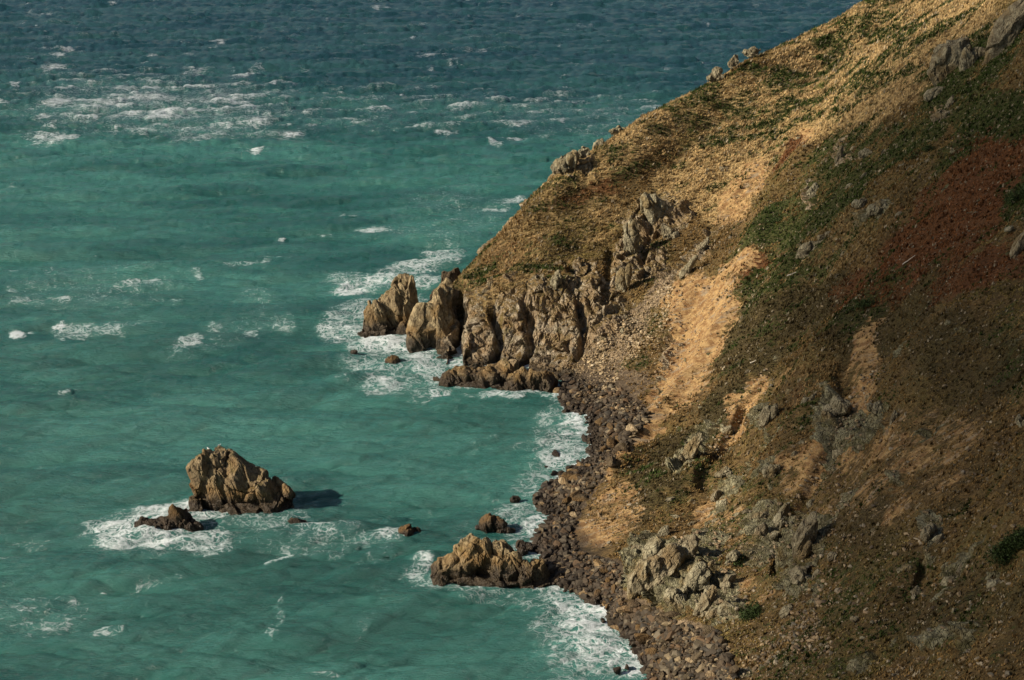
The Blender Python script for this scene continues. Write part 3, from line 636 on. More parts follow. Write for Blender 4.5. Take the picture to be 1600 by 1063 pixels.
# ------------------------------------------------------------------ BOULDERS
rng = np.random.default_rng(7); random.seed(7)
VAR = []
for k in range(14):
    r = np.random.default_rng(500 + k); W, Fc = blob(r, (1, r.uniform(.6, .95), r.uniform(.5, .8)), 3, 13, cut=(.42, .85), cap=1.25)
    W = W + vnormals(W, Fc) * (fbm(W + k * 5, .5, 3, k)[:, None]) * .07
    me = mesh("boulder_shape", W, Fc); me.materials.append(M_DARK if k < 10 else M_TAN)
    try: me.set_sharp_from_angle(angle=math.radians(30))
    except Exception: pass
    VAR.append(me)
def zone(x, y, z):
    if z < .35: return ("dark wet boulder half under the white wash at the beach's edge", "wash-edge boulders")
    if y < 680 and x < 1030: return ("weathered boulder in the jumble below the far scree slope", "boulders of the far cove corner")
    if y < 800: return ("dark boulder on the narrow strip under the bare earth spur", "boulders of the narrow middle strip")
    if y < 930: return ("brown boulder on the wide cobble beach beside the lichened knoll", "boulders beside the knoll")
    return ("dark brown boulder on the near cobble beach under the grey cliff face", "boulders of the near beach")
def put_boulder(x, y, sz, mat=None, label=None, group=None, up=.25, me=None, key="beach_boulder"):
    g, n = ground(x, y)
    if g is None or g[2] < -.5 or abs(proj(g)[1] - y) > 14: g = atZ(x, y, 0.0)
    me = me or random.choice(VAR)
    o = bpy.data.objects.new(key, me); COL.objects.link(o)
    o.location = (g[0], g[1], max(g[2], -.1) + sz * up); o.scale = (sz, sz * random.uniform(.8, 1.1), sz * random.uniform(.8, 1.15))
    o.rotation_euler = (random.uniform(-.4, .4), random.uniform(-.4, .4), random.uniform(0, 6.28))
    l, gr = zone(x, y, g[2]); tag(o, label or l, "boulder", group or gr); return o
NAMED = [(920, 832, .0, ""),
 (1012, 1000, 2.0, "large flat-faced boulder with yellow lichen in the near beach"), (1000, 985, 1.1, "yellow-lichened boulder beside the large flat-faced one"),
 (945, 975, .95, "cream-faced boulder standing in the wash of the near beach"), (1048, 962, 1.4, "rounded brown boulder against the foot of the grey cliff"),
 (905, 618, 1.3, "pale squarish boulder at the water's edge of the far cove"), (880, 628, 1.2, "dark brown boulder at the far cove's waterline"), (868, 613, .5, "small red boulder where the ledge meets the cove"),
 (947, 626, .7, "cream boulder in the far cove's jumble"), (935, 662, 2.0, "big flat black boulder in the middle of the far cove"), (965, 608, .5, "bright white wedge of stone on the scree's lower edge"),
 (864, 740, 1.7, "large brown slab tilted into the surf of the middle strip"), (885, 750, 1.9, "long slanting boulder next to the tilted slab"), (880, 725, .8, "pointed boulder standing in foam above the tilted slab"),
 (925, 650, .9, "flat dark boulder lapped by the far cove's wash"), (912, 685, 1.2, "low black boulder awash off the middle strip"), (842, 780, 1.1, "brown boulder at the outer corner of the middle strip"),
 (955, 722, .8, "white boulder at the foot of the lit earth edge"), (900, 805, 1.0, "grey boulder tucked under the clay bluff"), (980, 1045, .7, "orange boulder at the waterline near the bottom edge"),
 (965, 1050, 1.1, "black boulder awash at the bottom edge"), (930, 900, 1.2, "russet flat boulder in the wide cobble beach"), (1075, 1010, 1.0, "wet black boulder in the middle of the near beach")]
for x, y, s, lb in NAMED:
    if not lb: continue
    tanm = any(t in lb for t in ("cream", "pale", "white", "orange", "grey boulder")); me = VAR[10 + (x % 4)] if tanm else VAR[x % 10]
    put_boulder(x, y, s * .8, label=lb, group="distinctive beach boulders", me=me)
cnt = 0; PLACED = []
while cnt < 272:
    x = random.uniform(835, 1160); y = random.uniform(590, 1062)
    if not bool(inpoly(np.array([x]), np.array([y]), BEACH)[0]):
        if random.random() > .10 or float(segdist(np.array([x]), np.array([y]), SHORE[8:])[0]) > 26 or x > 1012 or (y < 640 and x < 880): continue
    if any((x - a) ** 2 + (y - b) ** 2 < 60 for a, b in PLACED): continue
    PLACED.append((x, y)); put_boulder(x, y, random.choice((.38, .45, .5, .6, .7, .85, 1.15)) * (1.2 if 690 < y < 810 else 1)); cnt += 1
# loose stones on the slopes, each lying in the grass
for k in range(70):
    x = random.uniform(1040, 1590); y = random.uniform(230, 1040)
    if y < 620 and x < 1180: continue
    o = put_boulder(x, y, random.uniform(.18, .5), label="small pale stone lying loose in the hillside grass", group="loose stones on the hillside", up=.1, me=VAR[10 + k % 4], key="hillside_stone"); o["category"] = "stone"
# the uncountable cobbles between them
def cobbles(name, n, poly, smin, smax, mat, seed, cols):
    r = np.random.default_rng(seed); P_ = np.array(poly); V0, F0 = ICO[1]; Vs, Fs, Cs = [], [], []; k = 0; tries = 0
    x0, y0 = P_.min(0); x1, y1 = P_.max(0)
    X = r.uniform(x0, x1, n * 6); Y = r.uniform(y0, y1, n * 6); ok = inpoly(X, Y, poly); X, Y = X[ok][:n], Y[ok][:n]
    for x, y in zip(X, Y):
        c = int((x + 20) / 3); rr = int((y + 20) / 3)
        if not (0 <= rr < 400 and 0 <= c < 600) or ZB[rr, c] < 0: continue
        g = TP[ZB[rr, c]]; s = smin + (smax - smin) * r.random() ** 2.0; s *= .75 + .6 * (vnoise(np.array([[x / 30, y / 22, 0]]), 1, 8)[0] > 0)
        W, Fc = blob(r, (s, s * r.uniform(.6, 1), s * r.uniform(.45, .8)), 1 if s < .3 else 2, 9, cut=(.38, .8), cap=1.3); a = r.uniform(0, 6.28)
        W = W @ np.array([[math.cos(a), math.sin(a), 0], [-math.sin(a), math.cos(a), 0], [0, 0, 1]])
        W = W + g + [r.uniform(-.15, .15), r.uniform(-.15, .15), s * .2]
        t = r.random(); cc = cols[int(r.random() ** 1.6 * len(cols))]; cc = np.array(cc) * (.7 + .6 * t)
        Vs.append(W); Fs.append(Fc + k); Cs.append(np.tile(cc, (len(W), 1))); k += len(W)
    me = mesh(name, np.concatenate(Vs), np.concatenate(Fs), smooth=False); attr(me, "cc", np.concatenate(Cs)); return link(name, me, mat)
T = NT("cobble"); at = T.n("ShaderNodeAttribute", attribute_name="cc"); cn = T.noise(6, 4, .7)
sep = T.n("ShaderNodeSeparateXYZ"); T.put(sep.inputs[0], T.geo.outputs["Position"]); wt = T.step(sep.outputs[2], 2.8, .6)
colr = T.mix(T.math('MULTIPLY', cn, .5), at.outputs["Color"], (.05, .038, .026)); colr = T.mix(T.math('MULTIPLY', wt, .8), colr, (.025, .018, .013))
T.pbr(colr, .75, T.bump(cn, .5, .1), .3); M_COB = T.m
cb = cobbles("beach_cobbles", 10500, BEACH, .11, .72, M_COB, 3, [(.046, .035, .023), (.062, .044, .026), (.035, .032, .026), (.095, .056, .026), (.12, .10, .068), (.22, .17, .10)]); tag(cb, "mass of dark wet cobbles covering the narrow beach", "cobbles", kind="stuff")
SCREE = [(880, 592), (905, 560), (950, 525), (1000, 478), (1042, 440), (1052, 448), (1046, 480), (1035, 520), (1028, 560), (985, 560), (960, 600), (1000, 640), (950, 640), (900, 612)]
cs = cobbles("scree", 4200, SCREE, .10, .36, M_COB, 4, [(.34, .25, .14), (.42, .33, .20), (.26, .19, .11), (.50, .41, .28), (.17, .13, .08)]); tag(cs, "tan scree rubble filling the gully down to the cove", "scree", kind="stuff")

SCARS = [([(1055, 450), (1150, 425), (1140, 490), (1085, 560), (1030, 640), (1015, 620), (1035, 540)], 900), ([(900, 800), (950, 745), (1010, 770), (1000, 830), (960, 860), (905, 850)], 500), ([(1090, 720), (1190, 570), (1215, 590), (1130, 720)], 350),
    ([(1240, 780), (1340, 600), (1370, 500), (1390, 560), (1340, 700), (1270, 790)], 600), ([(1120, 380), (1180, 240), (1200, 290), (1150, 370)], 350), ([(1050, 840), (1330, 740), (1330, 960), (1180, 1000), (1090, 960)], 1500), ([(1330, 700), (1590, 600), (1590, 1060), (1170, 1060)], 1500), ([(1150, 990), (1300, 940), (1300, 1060), (1160, 1060)], 900)]
for q_, (pl, n_) in enumerate(SCARS):
    o = cobbles("rubble", n_, pl, .07, .30, M_COB, 20 + q_, [(.30, .22, .13), (.24, .17, .10), (.36, .30, .21), (.17, .15, .11), (.12, .09, .06)]); tag(o, "loose crumbs of stone and clay strewn over bare ground", "rubble", kind="stuff")

# ------------------------------------------------------------------ GRASS AND SCRUB
def grass():
    r = np.random.default_rng(5)
    dens = np.clip(1 - Mr - .8 * M['soil'] - M['beach'] - M['scree'] * .8, 0, 1) * vis * (TP[:, 2] > 2.5)
    cell = np.gradient(GX, axis=1).ravel() * np.gradient(GY, axis=0).ravel(); wgt = dens * cell
    inv = (tpx > -60) & (tpx < 2050) & (tpy > -60) & (tpy < 1120); wgt = wgt * inv; wgt /= wgt.sum()
    n = 300000; I = r.choice(len(TP), n, p=wgt); B = TP[I] + np.c_[r.uniform(-.2, .2, (n, 2)), np.zeros(n)]
    nb_ = 4; Vs = np.zeros((n, nb_, 3, 3)); wind = np.array([.55, -.35, 0])
    hgt = r.uniform(.10, .34, n) * (1 + .5 * M['straw'][I]); hgt *= np.where(TP[I, 1] < 230, .75, 1); bigt = r.random(n) < .10; hgt[bigt] *= 2.1
    for b in range(nb_):
        a = r.uniform(0, 6.28, n); c, s = np.cos(a), np.sin(a); wd = (.045 + .03 * r.random(n)) * np.where(bigt, 2.2, 1)
        off = np.stack([c * .12, s * .12, 0 * a], -1); side = np.stack([-s, c, 0 * a], -1) * wd[:, None]
        lean = np.stack([c * .5, s * .5, 0 * a], -1) * r.random(n)[:, None] + wind
        tip = N0[I] * .4 + np.array([0, 0, .7]) + lean * .8
        Vs[:, b, 0] = B + off - side - [0, 0, .05]; Vs[:, b, 1] = B + off + side - [0, 0, .05]; Vs[:, b, 2] = B + off + tip * hgt[:, None]
    V = Vs.reshape(-1, 3); Fc = np.arange(len(V)).reshape(-1, 3)
    pal = {'b': np.array([.195, .125, .050]), 's': np.array([.45, .325, .165]), 'g': np.array([.036, .056, .014]), 'r': np.array([.150, .058, .024]), 'o': np.array([.15, .13, .045]), 'd': np.array([.060, .050, .022])}
    nz = fbm(TP[I] * [.5, 1, .6], 3.0, 4, 61, .6) * .9; nz2 = fbm(TP[I], 14, 3, 62)
    C = np.tile(pal['b'], (n, 1)); 
    def lay(m, c): 
        nonlocal C
        m = m[:, None]; C = C * (1 - m) + pal[c] * m
    lay(ss(0, .4, nz2) * .6, 'o'); lay(ss(.3, .7, M['straw'][I] + nz * .6), 's'); lay(ss(.3, .7, M['scrub'][I] + nz * .5) * .85, 'd'); lay(ss(.35, .65, M['red'][I] + nz * .5) * .9, 'r'); lay(ss(.42, .62, M['green'][I] - nz * 2.0), 'g')
    C *= np.clip(np.exp(r.normal(0, .45, (n, 1))), .3, 1.8); C[bigt] *= .6; tw = r.random(n) < .07; C[tw] = np.array([.34, .29, .21]) * r.uniform(.6, 1.2, (int(tw.sum()), 1)); CC = np.repeat(C, nb_ * 3, 0)
    me = mesh("grass", V, Fc, smooth=False); attr(me, "gc", CC)
    T = NT("dry_grass"); at = T.n("ShaderNodeAttribute", attribute_name="gc"); T.pbr(at.outputs["Color"], .85, None, .1)
    o = link("grass", me, T.m); tag(o, "windblown dry grass, bracken and low scrub covering the slopes", "grass", kind="stuff")
grass()
# bushes: leaf clumps through a low dome
def bush(x, y, rx, rz, n, label, seed, col=(.028, .045, .012)):
    r = np.random.default_rng(seed); g, nn = ground(x, y)
    if g is None: return
    mp = (g[1] * cp + (CAM[2] - g[2]) * sp) / F; R = rx * mp; H = rz * mp
    lob = r.uniform(-.5, .5, (6, 2))[r.integers(0, 6, n)]; d = r.normal(size=(n, 3)); d /= np.linalg.norm(d, axis=1)[:, None]; d[:, 2] = np.abs(d[:, 2]); rad = r.random(n) ** .33 * (1 + .3 * vnoise(d * 2, .7, seed))
    c = d * rad[:, None] * [R * .62, R * .55, H * .95]; c[:, 0] += lob[:, 0] * R * 1.3; c[:, 1] += lob[:, 1] * R; c[:, 2] += lob[:, 0] * R * .9
    V = c[:, None] + r.normal(size=(n, 3, 3)) * .09
    root = bpy.data.objects.new("shrub", None); COL.objects.link(root); root.location = [float(g[0]), float(g[1]), float(g[2]) - .1]; tag(root, label, "shrub", "dark green shrubs on the slope")
    me = mesh("foliage", V.reshape(-1, 3), np.arange(n * 3).reshape(-1, 3), smooth=False); attr(me, "gc", np.repeat(np.array(col) * r.uniform(.5, 1.7, (n, 1)), 3, 0))
    o = link("foliage", me, LEAF, root)
    st = []; fc = []
    for k in range(7):
        a = k * .9; b = len(st); w_ = .04; t = np.array([math.cos(a) * R * .5, math.sin(a) * R * .4, H * .8])
        for ang in (0, 2.1, 4.2): st.append(np.array([math.cos(ang) * w_, math.sin(ang) * w_, -.2]))
        for ang in (0, 2.1, 4.2): st.append(t + np.array([math.cos(ang) * .015, math.sin(ang) * .015, 0]))
        for j in range(3): fc.append([b + j, b + (j + 1) % 3, b + 3 + (j + 1) % 3, b + 3 + j])
    link("stem", mesh("stem", np.array(st), np.array(fc)), STEM, root)
T = NT("leaf"); at = T.n("ShaderNodeAttribute", attribute_name="gc"); T.pbr(at.outputs["Color"], .7, None, .2); LEAF = T.m
T = NT("twig"); T.pbr(T.mix(T.noise(8), (.06, .045, .03), (.11, .08, .05)), .9); STEM = T.m
for k, b in enumerate([(1576, 850, 34, 26, 5000, "big dark green rounded bush at the right edge"), (1172, 962, 22, 20, 2400, "dark ivy-like bush above the near beach"), (1590, 310, 18, 20, 1500, "dark green bush at the right edge over the red bracken"),
    (1285, 135, 12, 8, 900, "bright green low bush high on the sunlit slope"), (1272, 47, 9, 7, 600, "small green bush on the upper skyline"), (1300, 300, 12, 8, 900, "dark green bush by the blocky pale rock"),
    (1435, 240, 20, 9, 1200, "dark spreading bush above the red bracken"), (1345, 475, 20, 9, 1200, "dark green bush in the shaded mid slope"), (1150, 880, 12, 9, 700, "green tuft bush beside the broad grey cliff face"),
    (1205, 345, 20, 7, 1000, "low green bush along the crest of the near spur"), (1270, 205, 0.1, 0.1, 1, "")]):
    if b[5]: bush(*b[:5], b[5], 900 + k, (.075, .10, .02) if 'bright' in b[5] or 'small' in b[5] else (.028, .045, .012))
# bleached branches
def branch(x, y, L, ang, label, sd):
    g, nn = ground(x, y)
    if g is None: return
    mp = (g[1] * cp + (CAM[2] - g[2]) * sp) / F; Lm = L * mp; r = np.random.default_rng(sd); t = np.linspace(-.5, .5, 9); a = math.radians(ang)
    c = np.stack([t * Lm * math.cos(a), r.normal(size=9) * .04, t * Lm * math.sin(a) + r.normal(size=9) * .03], -1) + [0, -.25, .3]
    V = []; Fq = []
    for k in range(9):
        w_ = .11 * (1 - k / 14)
        for j in range(6): V.append(c[k] + [0, w_ * math.cos(j * 1.047), w_ * math.sin(j * 1.047)])
    for k in range(8):
        for j in range(6): Fq.append([k * 6 + j, k * 6 + (j + 1) % 6, k * 6 + 6 + (j + 1) % 6, k * 6 + 6 + j])
    o = link("fallen_branch", mesh("branch", np.array(V), np.array(Fq)), BLE, None, g); tag(o, label, "branch", "bleached branches on the slope")
T = NT("bleached_wood"); T.pbr(T.mix(T.noise(6), (.42, .38, .31), (.6, .56, .48)), .9); BLE = T.m
branch(1419, 406, 24, 38, "pale straight bleached branch lying in the red bracken", 1); branch(1238, 429, 20, 22, "bleached stick below the green band of the spur", 2); branch(1175, 566, 10, 30, "short white stick on dark grass above the clay streak", 3)

# gulls on the stack's peak
def gull(x, label, rot):
    ob = bpy.data.objects['sea_stack']; c = np.array([v.co[:] for v in ob.data.vertices]) + np.array(ob.location); gx, gy, _ = proj(c); k = np.where(np.abs(gx - x) < 2)[0]; A = c[k[np.argmin(gy[k])]] + [0, 0, .08]; W, Fc = ICO[3]; t = W[:, 0]
    V = W * [.24, .085, .09]; V[:, 2] += np.where(t > .4, (t - .4) * .16, 0); V[:, 1] *= np.where(t < -.5, .5, 1)
    H = W * [.06, .045, .05] + [.2, 0, .15]; Bk = W * [.035, .012, .012] + [.27, 0, .145]
    me = mesh("gull_body", np.concatenate([V, H, Bk]), np.concatenate([Fc, Fc + len(W), Fc + 2 * len(W)]))
    o = link("gull", me, GUL, None, A); o.rotation_euler = (0, 0, rot); tag(o, label, "gull", "gulls on the sea stack")
    wv = W * [.20, .095, .05] + [-.05, 0, .045]; link("wing", mesh("wing", wv, Fc), GRY, o)
T = NT("gull_white"); T.pbr(T.mix(T.noise(20), (.75, .75, .73), (.82, .82, .8)), .8); GUL = T.m
T = NT("gull_grey"); T.pbr(T.mix(T.noise(20), (.35, .37, .4), (.42, .44, .47)), .8); GRY = T.m

gull(341, 'white gull standing on the highest point of the sea stack', .4); gull(324, 'white gull perched left of the stack summit', 2.6)

# ------------------------------------------------------------------ SEA
def spectrum(N, L, wind, pk, seed, spread=3, cutoff=.5):
    r = np.random.default_rng(seed); k = np.fft.fftfreq(N, L / N) * 2 * np.pi; KX, KY = np.meshgrid(k, k); K = np.hypot(KX, KY); K[0, 0] = 1
    kp = 2 * np.pi / pk; Ph = np.exp(-1.25 * (kp / K) ** 2) / K ** 3.6; c = (KX * wind[0] + KY * wind[1]) / K
    Ph *= np.abs(c) ** spread * np.where(c < 0, .25, 1) * np.exp(-(K * cutoff / 2 / np.pi) ** 2 * 4); Ph[0, 0] = 0
    H = np.fft.fft2(np.fft.ifft2(np.sqrt(Ph) * (r.normal(size=(N, N)) + 1j * r.normal(size=(N, N)))).real)
    h = np.fft.ifft2(H).real; s = h.std(); H /= s
    dx = np.fft.ifft2(-1j * KX / K * H).real; dy = np.fft.ifft2(-1j * KY / K * H).real
    return h / s, dx, dy
def samp(A, L, x, y):
    N = A.shape[0]; u = (x / L % 1) * N; v = (y / L % 1) * N; i = np.floor(u).astype(int); j = np.floor(v).astype(int); fu = u - i; fv = v - j; i %= N; j %= N
    i2 = (i + 1) % N; j2 = (j + 1) % N
    return (A[j, i] * (1 - fu) + A[j, i2] * fu) * (1 - fv) + (A[j2, i] * (1 - fu) + A[j2, i2] * fu) * fv
def sea():
    rows = [110.0]
    while rows[-1] < 1250: rows.append(rows[-1] + .36 * (rows[-1] / 180) ** 1.45)
    st = rows[-1] - rows[-2]
    while rows[-1] < 30000: st *= 1.25; rows.append(rows[-1] + st)
    fr = [-30000, -8000, -2000, -600, -200, 0, 40, 70, 95]
    Y = np.array(fr + rows); s = np.linspace(-1, 1, 860)
    ext = 1 + np.cumsum(.004 * 1.35 ** np.arange(34)); s = np.concatenate([-ext[::-1], s, ext])
    hw = np.where(Y > 95, 62 + .335 * np.clip(Y, 95, 1300), 62 + .335 * 95)
    X = s[None] * hw[:, None] - 14
    YY = np.repeat(Y[:, None], len(s), 1); nx = len(s)
    x, y = X.ravel(), YY.ravel(); V = np.stack([x, y, 0 * x], -1)
    h1, a1, b1 = spectrum(512, 211.0, (.22, -.97), 15, 1, 9, .7); h2, a2, b2 = spectrum(512, 97.0, (.2, -.97), 4.5, 2, 5, .3)
    h3, a3, b3 = spectrum(256, 500.0, (.15, -.99), 38, 3, 5, 4)
    fade = (1 - ss(1300, 3000, y)) * (1 - ss(500, 900, np.abs(x))) * ss(100, 130, y)
    land = hbase(x[y < 700], y[y < 700]); dpt = np.full(len(x), -30.0); dpt[y < 700] = land
    shal = ss(1.5, -5, dpt)    # 0 at the shore, 1 in the deep
    A1 = (.30 + .25 * ss(420, 620, y)) * (.35 + .65 * shal) * fade; A2 = (.125 + .055 * ss(480, 700, y)) * fade; A3 = .42 * fade * shal
    hh = samp(h1, 211, x, y); z = A1 * hh + A2 * samp(h2, 97, x, y) + A3 * samp(h3, 500, x, y)
    V[:, 2] = z; V[:, 0] += 1.0 * (A1 * samp(a1, 211, x, y)) + 1.0 * A2 * samp(a2, 97, x, y); V[:, 1] += 1.0 * A1 * samp(b1, 211, x, y) + 1.0 * A2 * samp(b2, 97, x, y)
    qx, qy, qd = proj(np.stack([x, y, 0 * x], -1))
    W = np.stack([x, y, 0 * x], -1)
    inn = (np.abs(x) < 900) & (y > 100) & (y < 2500)
    kx = np.zeros(len(x)); ky = np.zeros(len(x)); kx[inn] = fbm(W[inn], 7, 5, 93, .7); ky[inn] = fbm(W[inn], 7, 5, 95, .7); ux = qx; uy = qy
    qx = qx + kx * 38 * np.clip(240 / qd, .25, 1.5); qy = qy + ky * 17 * np.clip(240 / qd, .12, 1.4)
    n = np.zeros(len(x)); n[inn] = fbm(W[inn] * [.6, 1, 1], 5.5, 4, 91, .6)
    # broad churned foam (lace)
    L = [(215, 835, 95, 32, 2, .78), (300, 845, 75, 28, -8, .80), (250, 808, 75, 22, 10, .78), (330, 800, 60, 20, 0, .8), (400, 815, 90, 16, -5, .55), (480, 830, 60, 22, -10, .62), (255, 850, 60, 14, 0, .95), (350, 835, 22, 14, 0, .85),
         (575, 842, 60, 14, -8, .5), (610, 840, 22, 10, 0, .7), (520, 855, 40, 10, 0, .45), (448, 780, 30, 34, -30, .42), (440, 870, 18, 5, 30, .7), (432, 852, 6, 14, 0, .6), (441, 955, 6, 26, 0, .62), (436, 990, 7, 10, 0, .6), (432, 910, 8, 3, 0, .7),
         (690, 905, 50, 16, 10, .62), (660, 885, 30, 16, 20, .68), (720, 925, 60, 12, -10, .6), (800, 925, 60, 8, 0, .62), (760, 850, 60, 12, 0, .5), (730, 820, 40, 14, 10, .48), (815, 850, 30, 40, 0, .72), (840, 830, 24, 30, 0, .8),
         (860, 765, 60, 9, 15, .62), (800, 775, 80, 6, 8, .5), (860, 735, 60, 14, 20, .6), (880, 700, 46, 30, 30, .74), (895, 660, 30, 22, 20, .86), (870, 690, 30, 40, 10, .62), (820, 700, 40, 8, 10, .5), (880, 630, 40, 10, -20, .6), (905, 645, 22, 10, 0, 1.0), (830, 612, 40, 7, 0, .75),
         (820, 790, 40, 20, 0, .68), (780, 800, 30, 8, 0, .5), (765, 690, 16, 5, 0, .45), (660, 794, 12, 7, 0, .5), (735, 705, 12, 12, 0, .45),
         (900, 950, 60, 22, -20, .8), (930, 985, 60, 30, -20, .8), (880, 970, 60, 40, -10, .58), (950, 1020, 60, 30, -10, .85), (900, 1040, 60, 30, 0, .66), (985, 1040, 30, 26, 0, .95), (850, 940, 60, 14, 0, .55), (940, 955, 22, 14, 0, .95), (840, 1040, 30, 30, 0, .42), (870, 925, 50, 6, -10, .8),
         (660, 560, 60, 22, -20, .74), (610, 545, 80, 14, -8, .72), (545, 505, 42, 22, 0, .72), (530, 515, 40, 18, 0, .76), (600, 530, 50, 9, 0, .9), (560, 478, 60, 10, 10, .6), (592, 604, 42, 18, -5, .76), (645, 600, 40, 20, -30, .55), (660, 620, 40, 8, 0, .5), (690, 612, 22, 6, 0, .8), (540, 600, 30, 8, 0, .4), (675, 575, 22, 22, 0, .7), (770, 615, 70, 5, 0, .68), (545, 555, 34, 9, 0, .5),
         (550, 450, 34, 10, 0, .85), (595, 440, 60, 8, 5, .75), (640, 420, 60, 12, 10, .66), (670, 410, 60, 10, 15, .62), (700, 400, 40, 14, 0, .66), (560, 440, 70, 14, 0, .6), (660, 440, 36, 14, 0, .72), (700, 370, 40, 8, 10, .5), (690, 385, 40, 8, 10, .5), (650, 470, 30, 12, 0, .6), (800, 312, 26, 7, 15, .75), (775, 330, 26, 5, 10, .68), (760, 315, 22, 4, 0, .55), (712, 317, 9, 3, 0, .6), (690, 350, 26, 5, 0, .42),
         (580, 358, 34, 6, 5, .72), (510, 368, 22, 4, -10, .6), (720, 362, 34, 4, 8, .5),
         (30, 524, 24, 7, 0, .95), (85, 514, 14, 4, 0, .9), (88, 528, 9, 5, 0, .85), (110, 515, 50, 9, 5, .66), (180, 514, 40, 6, 5, .62), (225, 505, 30, 5, 5, .5), (40, 475, 30, 6, 0, .58), (90, 470, 22, 5, 0, .7), (150, 470, 60, 10, 0, .42), (220, 442, 48, 10, 8, .62), (210, 455, 14, 10, 0, .5), (75, 425, 20, 4, 0, .5), (25, 452, 14, 6, 0, .58), (15, 424, 14, 3, 0, .5), (310, 433, 14, 8, -20, .58), (380, 412, 60, 4, 6, .62), (440, 407, 18, 3, 5, .6), (283, 404, 22, 3, 0, .6), (275, 473, 16, 3, 10, .6), (240, 476, 18, 3, 10, .5),
         (300, 535, 38, 13, 25, .72), (340, 510, 16, 13, 0, .62), (385, 520, 16, 8, 20, .6), (440, 505, 26, 16, 0, .52), (400, 460, 40, 16, 0, .46), (395, 520, 6, 6, 0, .7), (105, 612, 16, 3, 15, .7), (20, 295, 20, 3, 5, .65), (200, 320, 0.1, .1, 0, 0),
         (45, 948, 26, 5, 0, .7), (80, 972, 34, 10, 0, .6), (165, 988, 20, 8, 0, .8), (120, 935, 20, 5, 0, .62), (30, 975, 30, 8, 0, .5), (500, 1055, 30, 5, 0, .62), (240, 910, 60, 4, 8, .52), (300, 897, 40, 3, 10, .48), (150, 918, 6, 2, 0, .9), (50, 842, 40, 10, 0, .42), (22, 870, 40, 6, 0, .5), (560, 975, 40, 8, 20, .38), (600, 905, 40, 10, 20, .4), (590, 870, 30, 14, 40, .36), (640, 1010, 10, 5, 0, .4),
         (340, 960, 100, 30, 0, .25), (255, 835, 150, 44, 0, .6), (420, 790, 80, 34, -20, .5), (300, 800, 40, 20, 0, .8), (640, 530, 60, 30, -30, .8), (600, 560, 70, 30, 0, .6), (570, 500, 40, 40, 0, .72), (690, 590, 24, 30, 0, .7), (870, 680, 60, 60, 0, .55), (860, 740, 80, 30, 20, .58), (830, 800, 60, 50, 0, .62), (420, 840, 120, 26, -5, .5), (180, 850, 60, 26, 0, .55), (760, 935, 90, 12, -5, .5), (920, 1010, 90, 60, -20, .62), (150, 450, 180, 50, 5, .42), (350, 520, 130, 30, 20, .42), (700, 340, 120, 60, 10, .42), (60, 960, 90, 40, 0, .45)]
    lace = ell(qx, qy, L, .42)
    # solid whitecaps and the churned patch far out
    WC = [(82, 217, 46, 11, 2, 1.0), (402, 237, 18, 5, 8, 1.05), (400, 236, 32, 6, 0, .7), (410, 190, 24, 8, 2, .9), (360, 187, 30, 5, 0, .7), (70, 184, 18, 6, 5, .9), (185, 186, 20, 4, 5, .85), (95, 160, 34, 8, 8, .95), (170, 158, 60, 10, 2, .85), (230, 155, 50, 8, 0, .85), (190, 138, 20, 6, 5, .9), (270, 180, 50, 7, 5, .8), (215, 212, 14, 4, -5, .85), (250, 178, 26, 5, 5, .85), (330, 215, 60, 8, 5, .66), (300, 216, 46, 5, 5, .7), (440, 212, 60, 10, 0, .62), (350, 178, 30, 6, 5, .6), (240, 140, 70, 8, 0, .66), (330, 150, 60, 9, 5, .62), (130, 172, 40, 12, 0, .6),
          (80, 108, 26, 6, 5, .9), (90, 88, 14, 4, 0, .9), (108, 77, 16, 3, 0, .9), (20, 131, 8, 5, 0, .9), (8, 163, 14, 4, -8, .9), (310, 113, 30, 4, 0, .85), (385, 117, 26, 5, 8, .95), (400, 107, 20, 3, 15, .8), (340, 68, 18, 3, 0, .95), (240, 87, 12, 3, 0, .9), (293, 84, 12, 3, -5, .8), (425, 132, 9, 3, 5, .9), (670, 87, 34, 3, 2, .85), (590, 13, 16, 3, 0, .8), (60, 22, 30, 3, 0, .8), (590, 0, 20, 3, 0, .7), (668, 158, 14, 4, 5, 1.0), (710, 168, 26, 5, 8, .95), (695, 206, 22, 5, 0, 1.0), (660, 170, 12, 2, 10, .8), (800, 215, 22, 4, 3, 1.0), (770, 222, 14, 3, -25, .95), (775, 226, 16, 3, 0, .8), (830, 175, 26, 3, 3, .8), (870, 190, 16, 4, 10, .95), (815, 198, 20, 5, 15, .85), (915, 205, 30, 12, -15, .55), (850, 168, 60, 6, 0, .55), (560, 197, 30, 3, 0, .7), (485, 195, 10, 3, 0, .85), (574, 197, 12, 3, 0, .7), (640, 193, 20, 2, 0, .6), (700, 365, .1, .1, 0, 0), (405, 237, 10, 5, 20, 1.2), (1010, 168, 14, 4, 0, .7), (960, 180, 22, 4, 5, .6), (900, 160, 30, 4, 0, .5), (740, 80, 24, 3, 0, .7), (1060, 0, 20, 3, 0, .6), (1180, 8, 14, 3, 0, .7), (905, 40, 12, 2, 0, .7), (810, 28, 14, 2, 0, .7),
          (540, 337, 18, 3, 5, .8), (100, 378, 8, 2, 0, .8), (442, 374, 6, 2, 0, .9), (150, 397, 6, 2, 0, .8), (400, 260, 6, 3, 0, .4)]
    rr = np.random.default_rng(17)
    for _ in range(230):
        yy = rr.uniform(-70, 215); sc_ = (yy + 300) / 500; WC.append((rr.uniform(-60, 1350), yy, rr.uniform(4, 17) * sc_, rr.uniform(1.2, 2.4) * sc_, rr.uniform(-4, 8), rr.uniform(.62, .95)))
    cap = ell(qx, qy, WC, .6)
